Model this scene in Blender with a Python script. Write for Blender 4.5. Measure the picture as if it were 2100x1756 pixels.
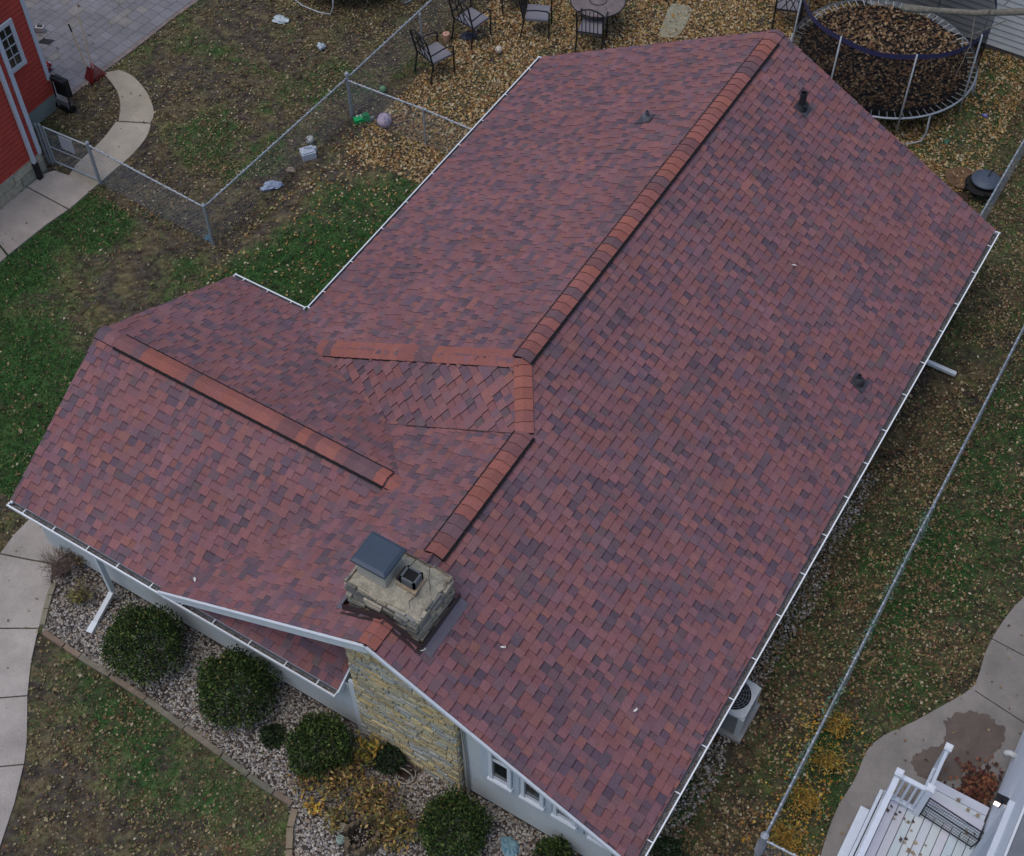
import bpy, math, random
import numpy as np
from mathutils import Vector, Euler
random.seed(7); rng = np.random.default_rng(11)
PI = math.pi
for o in list(bpy.data.objects): bpy.data.objects.remove(o)
S = bpy.context.scene; C = S.collection

# ------------------------------------------------------------------ camera
CAM = Vector((1.9898, -6.4321, 20.4911)); ROT = Euler((.6393, .0049, .5467), 'XYZ'); F = 2844.14
cd = bpy.data.cameras.new('Camera'); cam = bpy.data.objects.new('Camera', cd); C.objects.link(cam)
cam.location = CAM; cam.rotation_euler = ROT; cd.sensor_width = 36; cd.lens = F/2100*36
cd.clip_start = .1; cd.clip_end = 600; S.camera = cam
RM = ROT.to_matrix()
# ------------------------------------------------------------------ sky, sun, exposure
W = bpy.data.worlds.new('World'); S.world = W; W.use_nodes = True
nt = W.node_tree; bg = nt.nodes['Background']; sky = nt.nodes.new('ShaderNodeTexSky')
SUN_EL, SUN_AZ = math.radians(72), math.radians(215)
sky.sky_type = 'NISHITA'; sky.sun_disc = False; sky.sun_elevation = SUN_EL; sky.sun_rotation = SUN_AZ
sky.dust_density = 2.2; sky.ozone_density = 1.0; sky.air_density = 1.0
nt.links.new(sky.outputs[0], bg.inputs[0]); bg.inputs[1].default_value = .105
sl = bpy.data.lights.new('Sun', 'SUN'); sun = bpy.data.objects.new('Sun', sl); C.objects.link(sun)
sl.energy = .62; sl.angle = math.radians(50); sl.color = (1, .95, .88)
sun.rotation_euler = (PI/2-SUN_EL, 0, PI-SUN_AZ); sun.location = (0, 0, 40)
S.view_settings.view_transform = 'Standard'; S.view_settings.look = 'None'
S.view_settings.exposure = .52; S.view_settings.gamma = 1

# ------------------------------------------------------------------ survey helpers (photo pixel -> point of the place)
def ray(x, y): return RM @ Vector(((x-1050)/F, -(y-878)/F, -1))
def G(x, y, z=0.0):
    r = ray(x, y); return CAM + r*((z-CAM.z)/r.z)
def onX(x, y, x0):
    r = ray(x, y); return CAM + r*((x0-CAM.x)/r.x)
def onY(x, y, y0):
    r = ray(x, y); return CAM + r*((y0-CAM.y)/r.y)
def onplane(x, y, n, d):
    r = ray(x, y); return CAM + r*((d-n.dot(CAM))/n.dot(r))
def GP(pts, z=0.0): return [G(x, y, z) for x, y in pts]

def lin(r, g, b):
    f = lambda c: (c/255)/12.92 if c/255 <= .04045 else (((c/255)+.055)/1.055)**2.4
    return (f(r), f(g), f(b))

# ------------------------------------------------------------------ materials
MATS = {}
def mat(name, col=None, rough=.8, var=.15, vscale=6.0, bump=0.0, bscale=40.0, metal=0.0, spec=.3, attr=False, emit=None, alpha=None, fine=0.0, fscale=90.0, detail=4):
    if name in MATS: return MATS[name]
    m = bpy.data.materials.new(name); m.use_nodes = True; N = m.node_tree.nodes; L = m.node_tree.links
    b = N['Principled BSDF']; b.inputs['Roughness'].default_value = rough; b.inputs['Metallic'].default_value = metal
    b.inputs['Specular IOR Level'].default_value = spec
    tc = N.new('ShaderNodeTexCoord')
    src = None
    if attr:
        a = N.new('ShaderNodeAttribute'); a.attribute_name = 'Col'; src = a.outputs['Color']
    def mul(prev, scale, amt, det):
        n = N.new('ShaderNodeTexNoise'); n.inputs['Scale'].default_value = scale; n.inputs['Detail'].default_value = det
        n.inputs['Roughness'].default_value = .65
        L.new(tc.outputs['Object'], n.inputs['Vector'])
        mr = N.new('ShaderNodeMapRange'); mr.inputs['From Min'].default_value = .3; mr.inputs['From Max'].default_value = .7
        mr.inputs['To Min'].default_value = 1-amt; mr.inputs['To Max'].default_value = 1+amt
        L.new(n.outputs['Fac'], mr.inputs['Value'])
        vm = N.new('ShaderNodeVectorMath'); vm.operation = 'SCALE'
        if prev is None: vm.inputs[0].default_value = col
        else: L.new(prev, vm.inputs[0])
        L.new(mr.outputs[0], vm.inputs['Scale']); return vm.outputs[0]
    if var > 0: src = mul(src, vscale, var, detail)
    if fine > 0: src = mul(src, fscale, fine, 2)
    if src is None: b.inputs['Base Color'].default_value = (*col, 1)
    else: L.new(src, b.inputs['Base Color'])
    if bump > 0:
        n = N.new('ShaderNodeTexNoise'); n.inputs['Scale'].default_value = bscale; n.inputs['Detail'].default_value = 4
        L.new(tc.outputs['Object'], n.inputs['Vector'])
        bp = N.new('ShaderNodeBump'); bp.inputs['Strength'].default_value = bump; bp.inputs['Distance'].default_value = .02
        L.new(n.outputs['Fac'], bp.inputs['Height']); L.new(bp.outputs[0], b.inputs['Normal'])
    if emit:
        b.inputs['Emission Color'].default_value = (*emit[0], 1); b.inputs['Emission Strength'].default_value = emit[1]
    if alpha is not None: b.inputs['Alpha'].default_value = alpha
    MATS[name] = m; return m

# ------------------------------------------------------------------ mesh builder
class MB:
    def __init__(s): s.v = []; s.f = []; s.c = []
    def face(s, pts, col=(.5, .5, .5)):
        n = len(s.v); s.v += [tuple(p) for p in pts]; s.f.append(tuple(range(n, n+len(pts)))); s.c.append(col)
    def add(s, vs, fs, col=(.5, .5, .5)):
        n = len(s.v); s.v += [tuple(p) for p in vs]
        for f in fs: s.f.append(tuple(i+n for i in f)); s.c.append(col)
    def box(s, c, size, rz=0.0, col=(.5, .5, .5), ax=None):
        c = Vector(c)
        if ax is None:
            ax = (Vector((math.cos(rz), math.sin(rz), 0)), Vector((-math.sin(rz), math.cos(rz), 0)), Vector((0, 0, 1)))
        h = [a*(d/2) for a, d in zip(ax, size)]
        vs = [c+h[0]*i+h[1]*j+h[2]*k for k in (-1, 1) for j in (-1, 1) for i in (-1, 1)]
        s.add(vs, [(0, 2, 3, 1), (4, 5, 7, 6), (0, 1, 5, 4), (2, 6, 7, 3), (0, 4, 6, 2), (1, 3, 7, 5)], col)
    def bar(s, a, b, w, h=None, up=Vector((0, 0, 1)), col=(.5, .5, .5)):
        a = Vector(a); b = Vector(b); d = b-a; L = d.length
        if L < 1e-6: return
        d /= L; r = d.cross(up)
        if r.length < 1e-4: r = d.cross(Vector((1, 0, 0)))
        r.normalize(); u = r.cross(d)
        s.box((a+b)/2, (L, w, h or w), ax=(d, r, u), col=col)
    def tube(s, pts, r, n=8, col=(.5, .5, .5), cap=True):
        pts = [Vector(p) for p in pts]; rs = r if isinstance(r, (list, tuple)) else [r]*len(pts)
        base = len(s.v); k = len(pts); ref = None
        for i, p in enumerate(pts):
            d = (pts[min(i+1, k-1)]-pts[max(i-1, 0)]).normalized()
            if ref is None:
                ref = d.cross(Vector((0, 0, 1)))
                if ref.length < .1: ref = d.cross(Vector((1, 0, 0)))
            ref = (ref-d*ref.dot(d)).normalized(); u = d.cross(ref)
            for j in range(n):
                a = 2*PI*j/n; s.v.append(tuple(p+(ref*math.cos(a)+u*math.sin(a))*rs[i]))
        for i in range(k-1):
            for j in range(n):
                a = base+i*n+j; b = base+i*n+(j+1) % n
                s.f.append((a, b, b+n, a+n)); s.c.append(col)
        if cap:
            s.f.append(tuple(base+j for j in range(n))[::-1]); s.c.append(col)
            s.f.append(tuple(base+(k-1)*n+j for j in range(n))); s.c.append(col)
    def ring(s, c, R, r, n=48, m=6, col=(.5, .5, .5), a0=0, a1=2*PI):
        closed = abs(a1-a0-2*PI) < 1e-6
        k = n if closed else n+1
        pts = [Vector((c[0]+R*math.cos(a0+(a1-a0)*i/n), c[1]+R*math.sin(a0+(a1-a0)*i/n), c[2])) for i in range(k)]
        if closed: pts.append(pts[0]); 
        s.tube(pts, r, m, col, cap=not closed)
    def lathe(s, c, prof, n=20, col=(.5, .5, .5), ax=None):
        c = Vector(c); ax = ax or (Vector((1, 0, 0)), Vector((0, 1, 0)), Vector((0, 0, 1))); base = len(s.v)
        for (r, z) in prof:
            for j in range(n):
                a = 2*PI*j/n; s.v.append(tuple(c+ax[0]*(r*math.cos(a))+ax[1]*(r*math.sin(a))+ax[2]*z))
        for i in range(len(prof)-1):
            for j in range(n):
                a = base+i*n+j; b = base+i*n+(j+1) % n
                s.f.append((a, b, b+n, a+n)); s.c.append(col)
        s.f.append(tuple(base+j for j in range(n))[::-1]); s.c.append(col)
        s.f.append(tuple(base+(len(prof)-1)*n+j for j in range(n))); s.c.append(col)
    def prism(s, poly, z0, z1, col=(.5, .5, .5)):
        n = len(poly); vs = [(p[0], p[1], z0) for p in poly]+[(p[0], p[1], z1) for p in poly]
        ar = sum(poly[i][0]*poly[(i+1) % n][1]-poly[(i+1) % n][0]*poly[i][1] for i in range(n))
        fs = [tuple(range(n))[::-1], tuple(range(n, 2*n))]+[(i, (i+1) % n, n+(i+1) % n, n+i) for i in range(n)]
        if ar < 0: fs = [f[::-1] for f in fs]
        s.add(vs, fs, col)
    def build(s, name, m, parent=None, smooth=False, label=None, cat=None, group=None, kind=None, origin=None):
        me = bpy.data.meshes.new(name)
        off = Vector(origin) if origin is not None else Vector((0, 0, 0))
        v = np.array(s.v, dtype=np.float32)-np.array(off, dtype=np.float32)
        lens = np.array([len(f) for f in s.f], dtype=np.int32); idx = np.fromiter((i for f in s.f for i in f), dtype=np.int32)
        me.vertices.add(len(v)); me.vertices.foreach_set('co', v.ravel())
        me.loops.add(len(idx)); me.loops.foreach_set('vertex_index', idx)
        me.polygons.add(len(lens)); st = np.zeros(len(lens), dtype=np.int32); st[1:] = np.cumsum(lens)[:-1]
        me.polygons.foreach_set('loop_start', st); me.polygons.foreach_set('loop_total', lens)
        me.update(calc_edges=True)
        cols = np.ones((len(lens), 4), dtype=np.float32); cols[:, :3] = np.array(s.c, dtype=np.float32)
        a = me.attributes.new('Col', 'FLOAT_COLOR', 'FACE'); a.data.foreach_set('color', cols.ravel())
        me.polygons.foreach_set('use_smooth', np.full(len(lens), bool(smooth)))
        me.materials.append(m)
        o = bpy.data.objects.new(name, me); C.objects.link(o); o.location = off
        if parent is not None:
            o.parent = parent; o.location = off-WL(parent)
        tag(o, label, cat, group, kind); return o
def WL(o):
    p = Vector((0, 0, 0))
    while o is not None: p += o.location; o = o.parent
    return p
def tag(o, label=None, cat=None, group=None, kind=None):
    if label: o['label'] = label
    if cat: o['category'] = cat
    if group: o['group'] = group
    if kind: o['kind'] = kind
    return o
def thing(name, label, cat, loc=(0, 0, 0), group=None):
    o = bpy.data.objects.new(name, None); C.objects.link(o); o.location = loc; o.empty_display_size = .1
    return tag(o, label, cat, group)
def copy_tree(o, parent=None):
    c = o.copy(); C.objects.link(c); c.parent = parent
    for ch in list(o.children): copy_tree(ch, c)
    return c

def clip(poly, cv):
    """convex clip of poly by ccw convex polygon cv (2D)"""
    out = poly
    n = len(cv)
    for i in range(n):
        ax, ay = cv[i]; bx, by = cv[(i+1) % n]; ex, ey = bx-ax, by-ay
        inp = out; out = []
        if not inp: return []
        for k in range(len(inp)):
            p = inp[k]; q = inp[(k+1) % len(inp)]
            dp = ex*(p[1]-ay)-ey*(p[0]-ax); dq = ex*(q[1]-ay)-ey*(q[0]-ax)
            if dp >= 0: out.append(p)
            if (dp > 0) != (dq > 0) and abs(dp-dq) > 1e-12:
                t = dp/(dp-dq)
                if 0 < t < 1: out.append((p[0]+t*(q[0]-p[0]), p[1]+t*(q[1]-p[1])))
    return out
def ccw(p):
    a = sum(p[i][0]*p[(i+1) % len(p)][1]-p[(i+1) % len(p)][0]*p[i][1] for i in range(len(p)))
    return p if a > 0 else p[::-1]
def area(p): return abs(sum(p[i][0]*p[(i+1) % len(p)][1]-p[(i+1) % len(p)][0]*p[i][1] for i in range(len(p))))/2

# numpy value noise
def vnoise(x, y, s, seed=0):
    x = np.asarray(x)/s; y = np.asarray(y)/s
    xi = np.floor(x).astype(int); yi = np.floor(y).astype(int); fx = x-xi; fy = y-yi
    fx = fx*fx*(3-2*fx); fy = fy*fy*(3-2*fy)
    def h(a, b):
        n = (a*374761393+b*668265263+seed*1442695041) & 0xffffffff
        n = ((n ^ (n >> 13))*1274126177) & 0xffffffff
        return ((n ^ (n >> 16)) & 0xffff)/65535.0
    return (h(xi, yi)*(1-fx)+h(xi+1, yi)*fx)*(1-fy)+(h(xi, yi+1)*(1-fx)+h(xi+1, yi+1)*fx)*fy
def fbm(x, y, s, seed=0): return .5*vnoise(x, y, s, seed)+.3*vnoise(x, y, s/2.1, seed+1)+.2*vnoise(x, y, s/4.3, seed+2)

# common materials
M_shingle = mat('asphalt_shingle', attr=True, rough=.85, var=.10, vscale=.8, fine=.20, fscale=60, bump=.4, bscale=160, spec=.35)
M_white = mat('white_metal', (.62, .65, .68), rough=.45, var=.06, vscale=4)
M_gutter = mat('gutter_metal', attr=True, rough=.5, var=.06, vscale=5)
M_siding = mat('white_siding', attr=True, rough=.6, var=.08, vscale=1.5)
M_stone = mat('limestone', attr=True, rough=.9, var=.22, vscale=11, fine=.22, fscale=60, bump=.9, bscale=30)
M_conc = mat('concrete', attr=True, rough=.9, var=.20, vscale=1.3, fine=.10, fscale=45, bump=.25, bscale=70)
M_leaf = mat('dry_leaf', attr=True, rough=.75, var=0, spec=.25)
M_grass = mat('grass_blade', attr=True, rough=.8, var=0, spec=.15)
M_galv = mat('galvanised_steel', (.30, .32, .34), rough=.5, var=.12, vscale=8, metal=.35)
M_black = mat('black_metal', (.018, .018, .020), rough=.5, var=.2, vscale=10)
M_attr = mat('painted_plastic', attr=True, rough=.5, var=.05, vscale=10)
M_bark = mat('bark', attr=True, rough=.95, var=.3, vscale=12, bump=.8, bscale=30)
M_glass = mat('window_glass', (.015, .018, .02), rough=.12, var=0, spec=.7)
M_wood = mat('weathered_timber', attr=True, rough=.9, var=.2, vscale=7, bump=.4, bscale=30)

# ================================================================== HOUSE
XR, XLr, xr, xf, L = 0.0, -10.0, -4.9471, -4.3183, 14.366
s_, ze, zl, y1, yf, XW, xs = .5376, 1.4913, 1.4755, 5.9148, .0638, -11.7364, -5.1257
yw, s2, XLf, yt1, yt2, t3, t4 = 2.7997, .5685, -8.5125, 4.1142, 5.1048, .8567, .6205
zr = ze-s_*xr; zf = ze-s_*xf
sr = (zr-zl)/(xr-XLr); sf = (zf-ze)/(xf-XLf); zw = ze+s2*(yw-yf); s2b = (zw-zl)/(y1-yw)
V = Vector
pFR = V((-.09, 0, ze+.09*s_)); pBR = V((0, L, ze)); pBA = V((xr, L, zr)); pBL = V((XLr, L, zl)); pIN = V((XLr, y1, zl))
pD = V((xf, 0, zf)); pFL = V((XLf, 0, ze)); pWF = V((XW, yf, ze)); pWA = V((XW, yw, zw)); pWB = V((XW, y1, zl))
xWR = XLf+(zw-ze)/sf; pWR = V((xWR, yw, zw)); T1 = V((xf, yt1, zf)); T2 = V((xr, yt2, zr))
z3 = zl+sr*t3; T3 = V((XLr+t3, y1-(z3-zl)/s2b, z3)); T4 = pWR+V((-1/sf, 1/s2b, -1))*t4

house = thing('house', 'house with a mottled red shingle roof, stone chimney and pale siding filling the middle', 'house')
wallroot = house
# --- shingles
PAL = [(lin(134, 93, 95), 32), (lin(137, 92, 91), 22), (lin(127, 92, 97), 18), (lin(114, 88, 95), 13), (lin(104, 84, 93), 11), (lin(141, 95, 89), 4), (lin(108, 88, 92), 6), (lin(98, 81, 90), 4)]
PC = [p[0] for p in PAL]; PW = np.array([p[1] for p in PAL], float); PW /= PW.sum(); PCUM = np.cumsum(PW)
def pick():
    c = PC[min(int(np.searchsorted(PCUM, random.random())), len(PC)-1)]; k = random.uniform(.92, 1.07)
    return (c[0]*k, c[1]*k*random.uniform(.96, 1.04), c[2]*k*random.uniform(.95, 1.05))
DARK = lin(62, 44, 50)
EDGE = lin(66, 44, 48)
roofmb = MB()
def shingle(polys3, e=.144, wmin=.10, wmax=.19, mb=roofmb, seedv=0.0, dirn=None, thick=.008):
    """polys3: list of coplanar convex polygons"""
    p = polys3[0]; n = (p[1]-p[0]).cross(p[2]-p[0])
    # robust normal
    n = Vector((0, 0, 0))
    for q in polys3:
        for i in range(1, len(q)-1): n += (q[i]-q[0]).cross(q[i+1]-q[0])*(1 if True else 1)
    n.normalize()
    if n.z < 0: n = -n
    u = Vector((0, 0, 1)).cross(n).normalized(); v = n.cross(u)
    if v.z < 0: v = -v; u = -u
    o = p[0]
    P2 = [ccw([((q-o).dot(u), (q-o).dot(v)) for q in poly]) for poly in polys3]
    allp = [q for P_ in P2 for q in P_]
    u0 = min(q[0] for q in allp); u1 = max(q[0] for q in allp); v0 = min(q[1] for q in allp)+seedv; v1 = max(q[1] for q in allp)
    def to3(a, b, h): return o+u*a+v*b+n*h
    # deck
    for poly in P2: mb.face([to3(a, b, -.012) for a, b in poly], DARK)
    row = -1; vc = v0-e
    while vc < v1:
        vc += e if row >= 0 else 0; row += 1
        x = u0-random.uniform(0, .4); tooth = random.random() < .5
        lift0 = random.uniform(.010, .014)
        while x < u1:
            w = random.uniform(wmin, wmax) if tooth else random.uniform(wmin, wmax*.85)
            if random.random() < .12: w *= 1.7
            cell = [(x, vc), (x+w, vc), (x+w, vc+e), (x, vc+e)]
            th = thick if tooth else 0.0
            col = pick()
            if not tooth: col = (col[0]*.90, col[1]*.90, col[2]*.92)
            parts = [(cell, col)]
            if not tooth:
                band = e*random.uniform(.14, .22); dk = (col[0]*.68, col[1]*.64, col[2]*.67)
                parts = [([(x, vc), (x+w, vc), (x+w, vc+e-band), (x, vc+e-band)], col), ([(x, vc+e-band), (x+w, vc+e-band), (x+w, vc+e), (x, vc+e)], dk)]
            elif w > .15 and random.random() < .5:
                k = random.uniform(.35, .65)*w; c2 = pick(); c2 = tuple((a+b)/2 for a, b in zip(c2, col))
                parts = [([(x, vc), (x+k, vc), (x+k, vc+e), (x, vc+e)], col), ([(x+k, vc), (x+w, vc), (x+w, vc+e), (x+k, vc+e)], c2)]
            for pc, cc in parts:
                for poly in P2:
                    q = clip(pc, poly)
                    if len(q) < 3 or area(q) < 1e-5: continue
                    h = [th+lift0*(1-(b-vc)/e)+.001 for a, b in q]
                    top = [to3(a, b, hh) for (a, b), hh in zip(q, h)]
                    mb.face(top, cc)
                    for i in range(len(q)):
                        j = (i+1) % len(q)
                        bottom = abs(q[i][1]-vc) < 1e-6 and abs(q[j][1]-vc) < 1e-6
                        side = abs(q[i][0]-q[j][0]) < 1e-6 and tooth
                        if bottom or side:
                            mb.face([top[i], to3(q[i][0], q[i][1], -.008), to3(q[j][0], q[j][1], -.008), top[j]], EDGE)
            x += w; tooth = not tooth
pA = V((xf, yt1, zf)); pAe = pFR.lerp(pBR, yt1/L)
shingle([[pFR, pAe, pA, pD], [pAe, pBR, pBA, T2, T1]])
mid = V((xf, yw, zf)); vs0 = V((XLf, yf, ze))
shingle([[pD, pFL, vs0, pWR, mid], [mid, pWR, T4, T1]])
ys = .78; vx = XLf+(ys-yf)*s2/sf; zz = ze+s2*(ys-yf)
shingle([[pWF, V((xs, yf, ze)), V((xs, ys, zz)), V((XW, ys, zz))], [V((XW, ys, zz)), V((vx, ys, zz)), pWR, pWA]])
zT3y = zw  # split of the wing back slope
shingle([[pWA, pWB, pIN, T3, V((T3.x, yw, zw))], [V((T3.x, yw, zw)), T3, T4, pWR]])
shingle([[pBL, pBA, T2, T3, pIN]])
shingle([[T2, T1, T4], [T2, T4, T3]], e=.158, wmin=.13, wmax=.20, thick=.017)
# woven valley and hip flares: small orange tabs are part of the shingles
e41 = T1-T4; roofmb.bar(T4+e41*.14+V((0, -.02, .012)), T4+e41*.96+V((0, -.02, .012)), .014, .022, col=(.05, .03, .03))
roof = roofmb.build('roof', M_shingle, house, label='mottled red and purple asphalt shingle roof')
# sheathing under the shingles (real thickness) -------------------------------------------------
sh = MB()
def slab(pts, t=.05, col=(.5, .5, .5), dz=.02):
    top = [p-V((0, 0, dz)) for p in pts]; bot = [p-V((0, 0, dz+t)) for p in pts]; n = len(pts)
    sh.add(top+bot, [tuple(range(n)), tuple(range(n, 2*n))[::-1]]+[(i, n+i, n+(i+1) % n, (i+1) % n) for i in range(n)], col)
slab([pFR, pAe, pA, pD]); slab([pAe, pBR, pBA, T2, T1]); slab([pD, pFL, vs0, pWR, mid]); slab([mid, pWR, T4, T1])
slab([pWF, V((xs, yf, ze)), V((xs, ys, zz)), V((XW, ys, zz))]); slab([pWA, pWB, pIN, T3, V((T3.x, yw, zw))]); slab([V((T3.x, yw, zw)), T3, T4, pWR])
slab([V((XW, ys, zz)), V((vx, ys, zz)), pWR, pWA]); slab([pBL, pBA, T2, T3, pIN])
sh.build('soffit', mat('soffit_board', (.45, .48, .5), rough=.7), house)
# --- ridge caps
CAPC = [lin(148, 92, 84), lin(144, 90, 84), lin(142, 90, 84), lin(124, 84, 84), lin(108, 82, 86), lin(146, 92, 82), lin(150, 92, 80), lin(148, 90, 80)]
def ridge_cap(a, b, na, nb, half=.165, raised=.035, step=.185, plain=False):
    """a->b ridge line; na, nb = downslope unit directions to each side"""
    mb = MB(); d = (b-a); Ln = d.length; d /= Ln; na = na.normalized(); nb = nb.normalized()
    up = (-(na+nb)); up = up.normalized() if up.length > 1e-3 else V((0, 0, 1))
    if up.z < 0: up = -up
    up = V((0, 0, 1))*.5+up*.5
    ang = [(-1, na), (-.62, na), (-.22, na), (0, na), (.22, nb), (.62, nb), (1, nb)]
    def sect(t, lift):
        o = []
        for k, dr in ang:
            drop = .02*(1-abs(k))**2
            o.append(a+d*t+dr*(abs(k)*half)+V((0, 0, 1))*(raised+lift-.012+.012*abs(k)-drop*.6+.02))
        return o
    t = 0; col = random.choice(CAPC)
    while t < Ln-.03:
        t1 = min(t+step, Ln)
        if random.random() < .75: col = random.choice(CAPC)
        if plain: col = pick()
        k = random.uniform(.9, 1.1); c = tuple(x*k for x in col)
        s0 = sect(t, .013); s1 = sect(t1, .0)
        for i in range(len(ang)-1):
            mb.face([s0[i], s0[i+1], s1[i+1], s1[i]], c)
            mb.face([s0[i], sect(t, -.01)[i], sect(t, -.01)[i+1], s0[i+1]], EDGE)
        for i in (0, len(ang)-1):
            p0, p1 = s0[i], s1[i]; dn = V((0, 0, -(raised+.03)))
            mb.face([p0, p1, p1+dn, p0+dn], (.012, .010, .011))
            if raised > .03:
                so = (na if i == 0 else nb)*.042+V((0, 0, -raised*.35)); mb.face([p0+V((0, 0, -.012)), p1+V((0, 0, -.012)), p1+so, p0+so], (.010, .008, .009))  # near-black strip beside the cap paints in the shadow of the vent gap
        t = t1
    for tt in (0, Ln):
        se = sect(tt, 0); dn = V((0, 0, -(raised+.035)))
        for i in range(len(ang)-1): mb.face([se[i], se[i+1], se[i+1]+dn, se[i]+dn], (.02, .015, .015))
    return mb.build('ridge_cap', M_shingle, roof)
dR = V((1, 0, -s_)); dL = V((-1, 0, -sf)); dLr = V((-1, 0, -sr)); dWf = V((0, -1, -s2)); dWb = V((0, 1, -s2b))
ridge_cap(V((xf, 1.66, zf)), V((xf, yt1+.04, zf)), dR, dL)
ridge_cap(V((xf, .0, zf)), V((xf, .42, zf)), dR, dL, raised=.014)
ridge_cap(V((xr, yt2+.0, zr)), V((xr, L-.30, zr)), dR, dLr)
ridge_cap(V((xr, L-.3, zr)), V((xr, L, zr)), dR, dLr, raised=.014, plain=True)
def perp(edge, down):
    e = edge.normalized(); return (down-e*down.dot(e)).normalized()
nd = (T1-T2).cross(T3-T2).normalized(); nd = nd if nd.z > 0 else -nd
ddown = V((nd.x, nd.y, 0)).normalized(); ddown = V((ddown.x, ddown.y, -(nd.x*ddown.x+nd.y*ddown.y)/nd.z))
ridge_cap(T1, T2, perp(T2-T1, ddown), perp(T2-T1, dR), raised=.022)
e23 = T2-T3
ridge_cap(T3+e23*.02, T2, perp(e23, dLr), perp(e23, ddown), raised=.008, step=.2)
ridge_cap(pWA+V((.42, 0, 0)), pWR+V((-.22, 0, 0)), dWb, dWf)
ridge_cap(pWA, pWA+V((.42, 0, 0)), dWb, dWf, raised=.014, plain=True)
ridge_cap(pWR+V((-.22, 0, 0)), pWR+V((.12, 0, 0)), dWb, dWf, raised=.012)
# --- vent pipes
def vent_pipe(px, py, pl, r, h, dark):
    n, dd, down = pl; p = onplane(px, py, n, dd)
    mb = MB(); c = dark
    nn = n.normalized(); dn = (down-nn*down.dot(nn)).normalized(); sd = nn.cross(dn)
    mb.box(p+nn*.022+dn*.02, (.30, .27, .012), ax=(dn, sd, nn), col=(.06, .055, .065))
    mb.lathe(p+nn*.02, [(.115, 0), (.10, .03), (.075, .075), (r+.012, .11)], 18, c, ax=(dn, sd, nn))
    mb.lathe(p, [(r, 0), (r, h), (r*.78, h), (r*.78, h-.08)], 16, c)
    mb.build('vent_pipe', mat('vent_plastic', attr=True, rough=.5, var=.12), roof)
plR = (V((s_, 0, 1)), ze, dR); plL = (V((-sr, 0, 1)), zl-sr*XLr, dLr)
vent_pipe(1326, 246, plL, .035, .20, (.10, .10, .12))
vent_pipe(1643, 222, plR, .062, .36, (.022, .022, .026))
vent_pipe(1759, 784, plR, .035, .19, (.035, .032, .038))
# --- rake boards and fascia
M_trim = mat('painted_trim', (.60, .64, .68), rough=.5, var=.07, vscale=5)
def board(a, b, h, t, up=V((0, 0, 1)), off=V((0, 0, 0)), name='rake_board'):
    fb = MB()
    fb.bar(a+off-V((0, 0, h/2)), b+off-V((0, 0, h/2)), t, h); fb.build(name, M_trim, house)
board(pD, pFL, .17, .03, off=V((0, -.018, .0))); board(pD, pFR, .085, .03, off=V((0, -.018, .0)))
board(pBA, pBR, .16, .03, off=V((0, -.03, -.02))); board(pBA, pBL, .16, .03, off=V((0, -.03, -.02)))
board(pWA, pWF, .16, .03, off=V((.03, 0, -.02))); board(pWA, pWB, .16, .03, off=V((.03, 0, -.02)))
board(V((xs, ys, zz)), V((xs, yf, ze)), .14, .03, off=V((.018, 0, 0)))
board(pFR, pBR, .14, .02, off=V((-.012, 0, -.012)))
for a, b, o in ((pD, pFR, V((0, -.038, .0))), (pD, pFL, V((0, -.038, 0)))):
    de = MB(); de.bar(a+o, b+o, .012, .03); de.build('drip_edge', M_white, house)
# --- gutters
debris_cols = [lin(150, 140, 135), lin(120, 110, 105), lin(90, 80, 72), lin(170, 165, 165), lin(75, 60, 50)]
def gutter(a, b, out, nbr, fill, w=.088, d=.09):
    """a,b: roof edge ends; out: outward unit vector"""
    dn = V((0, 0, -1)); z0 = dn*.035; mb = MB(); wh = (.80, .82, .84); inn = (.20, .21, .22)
    a = a+z0; b = b+z0; ax = (b-a).normalized()
    def strip(o0, h0, o1, h1, c):
        mb.face([a+out*o0+dn*h0, b+out*o0+dn*h0, b+out*o1+dn*h1, a+out*o1+dn*h1], c)
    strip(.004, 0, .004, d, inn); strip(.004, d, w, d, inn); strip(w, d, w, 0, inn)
    strip(w+.004, d+.004, w+.018, .0, wh); strip(.0, d+.004, w+.004, d+.004, wh); strip(w-.004, -.006, w+.018, -.006, wh); strip(w+.018, -.006, w+.018, .014, wh); strip(w-.004, -.006, w-.004, .012, wh)
    for e in (a, b):
        mb.face([e+out*.0, e+out*(w+.02), e+out*(w+.01)+dn*d, e+dn*d], wh)
        mb.bar(e+dn*.0, e+out*(w+.03), .018, .014, col=wh)
    g = mb.build('gutter', M_gutter, house)
    Ln = (b-a).length; first = None
    for i in range(nbr):
        t = (i+.5)/nbr*Ln+random.uniform(-.05, .05); p = a+ax*t
        if first is None:
            m2 = MB(); m2.bar(p+out*.0-dn*.004, p+out*(w+.005)-dn*.004, .016, .008, col=wh); first = m2.build('gutter_bracket', M_gutter, g, origin=p)
        else:
            c = first.copy(); C.objects.link(c); c.parent = g; c.location = p-WL(g)
    m3 = MB(); n = int(Ln*330*fill)
    for i in range(n):
        t = random.random()*Ln
        if vnoise(np.array([t]), np.array([a.x*3.1]), 1.1, 5)[0] > fill*1.25: continue
        p = a+ax*t+out*random.uniform(.02, w-.015)+dn*random.uniform(d*.45, d*.8); s = random.uniform(.008, .02)
        r = [V((random.uniform(-1, 1), random.uniform(-1, 1), random.uniform(-.4, .4)))*s for _ in range(4)]
        m3.face([p+r[0], p+r[1], p+r[2]], random.choice(debris_cols)); m3.face([p+r[1], p+r[3], p+r[2]], random.choice(debris_cols))
    if n: tag(m3.build('gutter_debris', M_leaf, g), kind='stuff')
    return g
gutter(pFR, pBR, V((1, 0, 0)), 17, .85)
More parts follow.
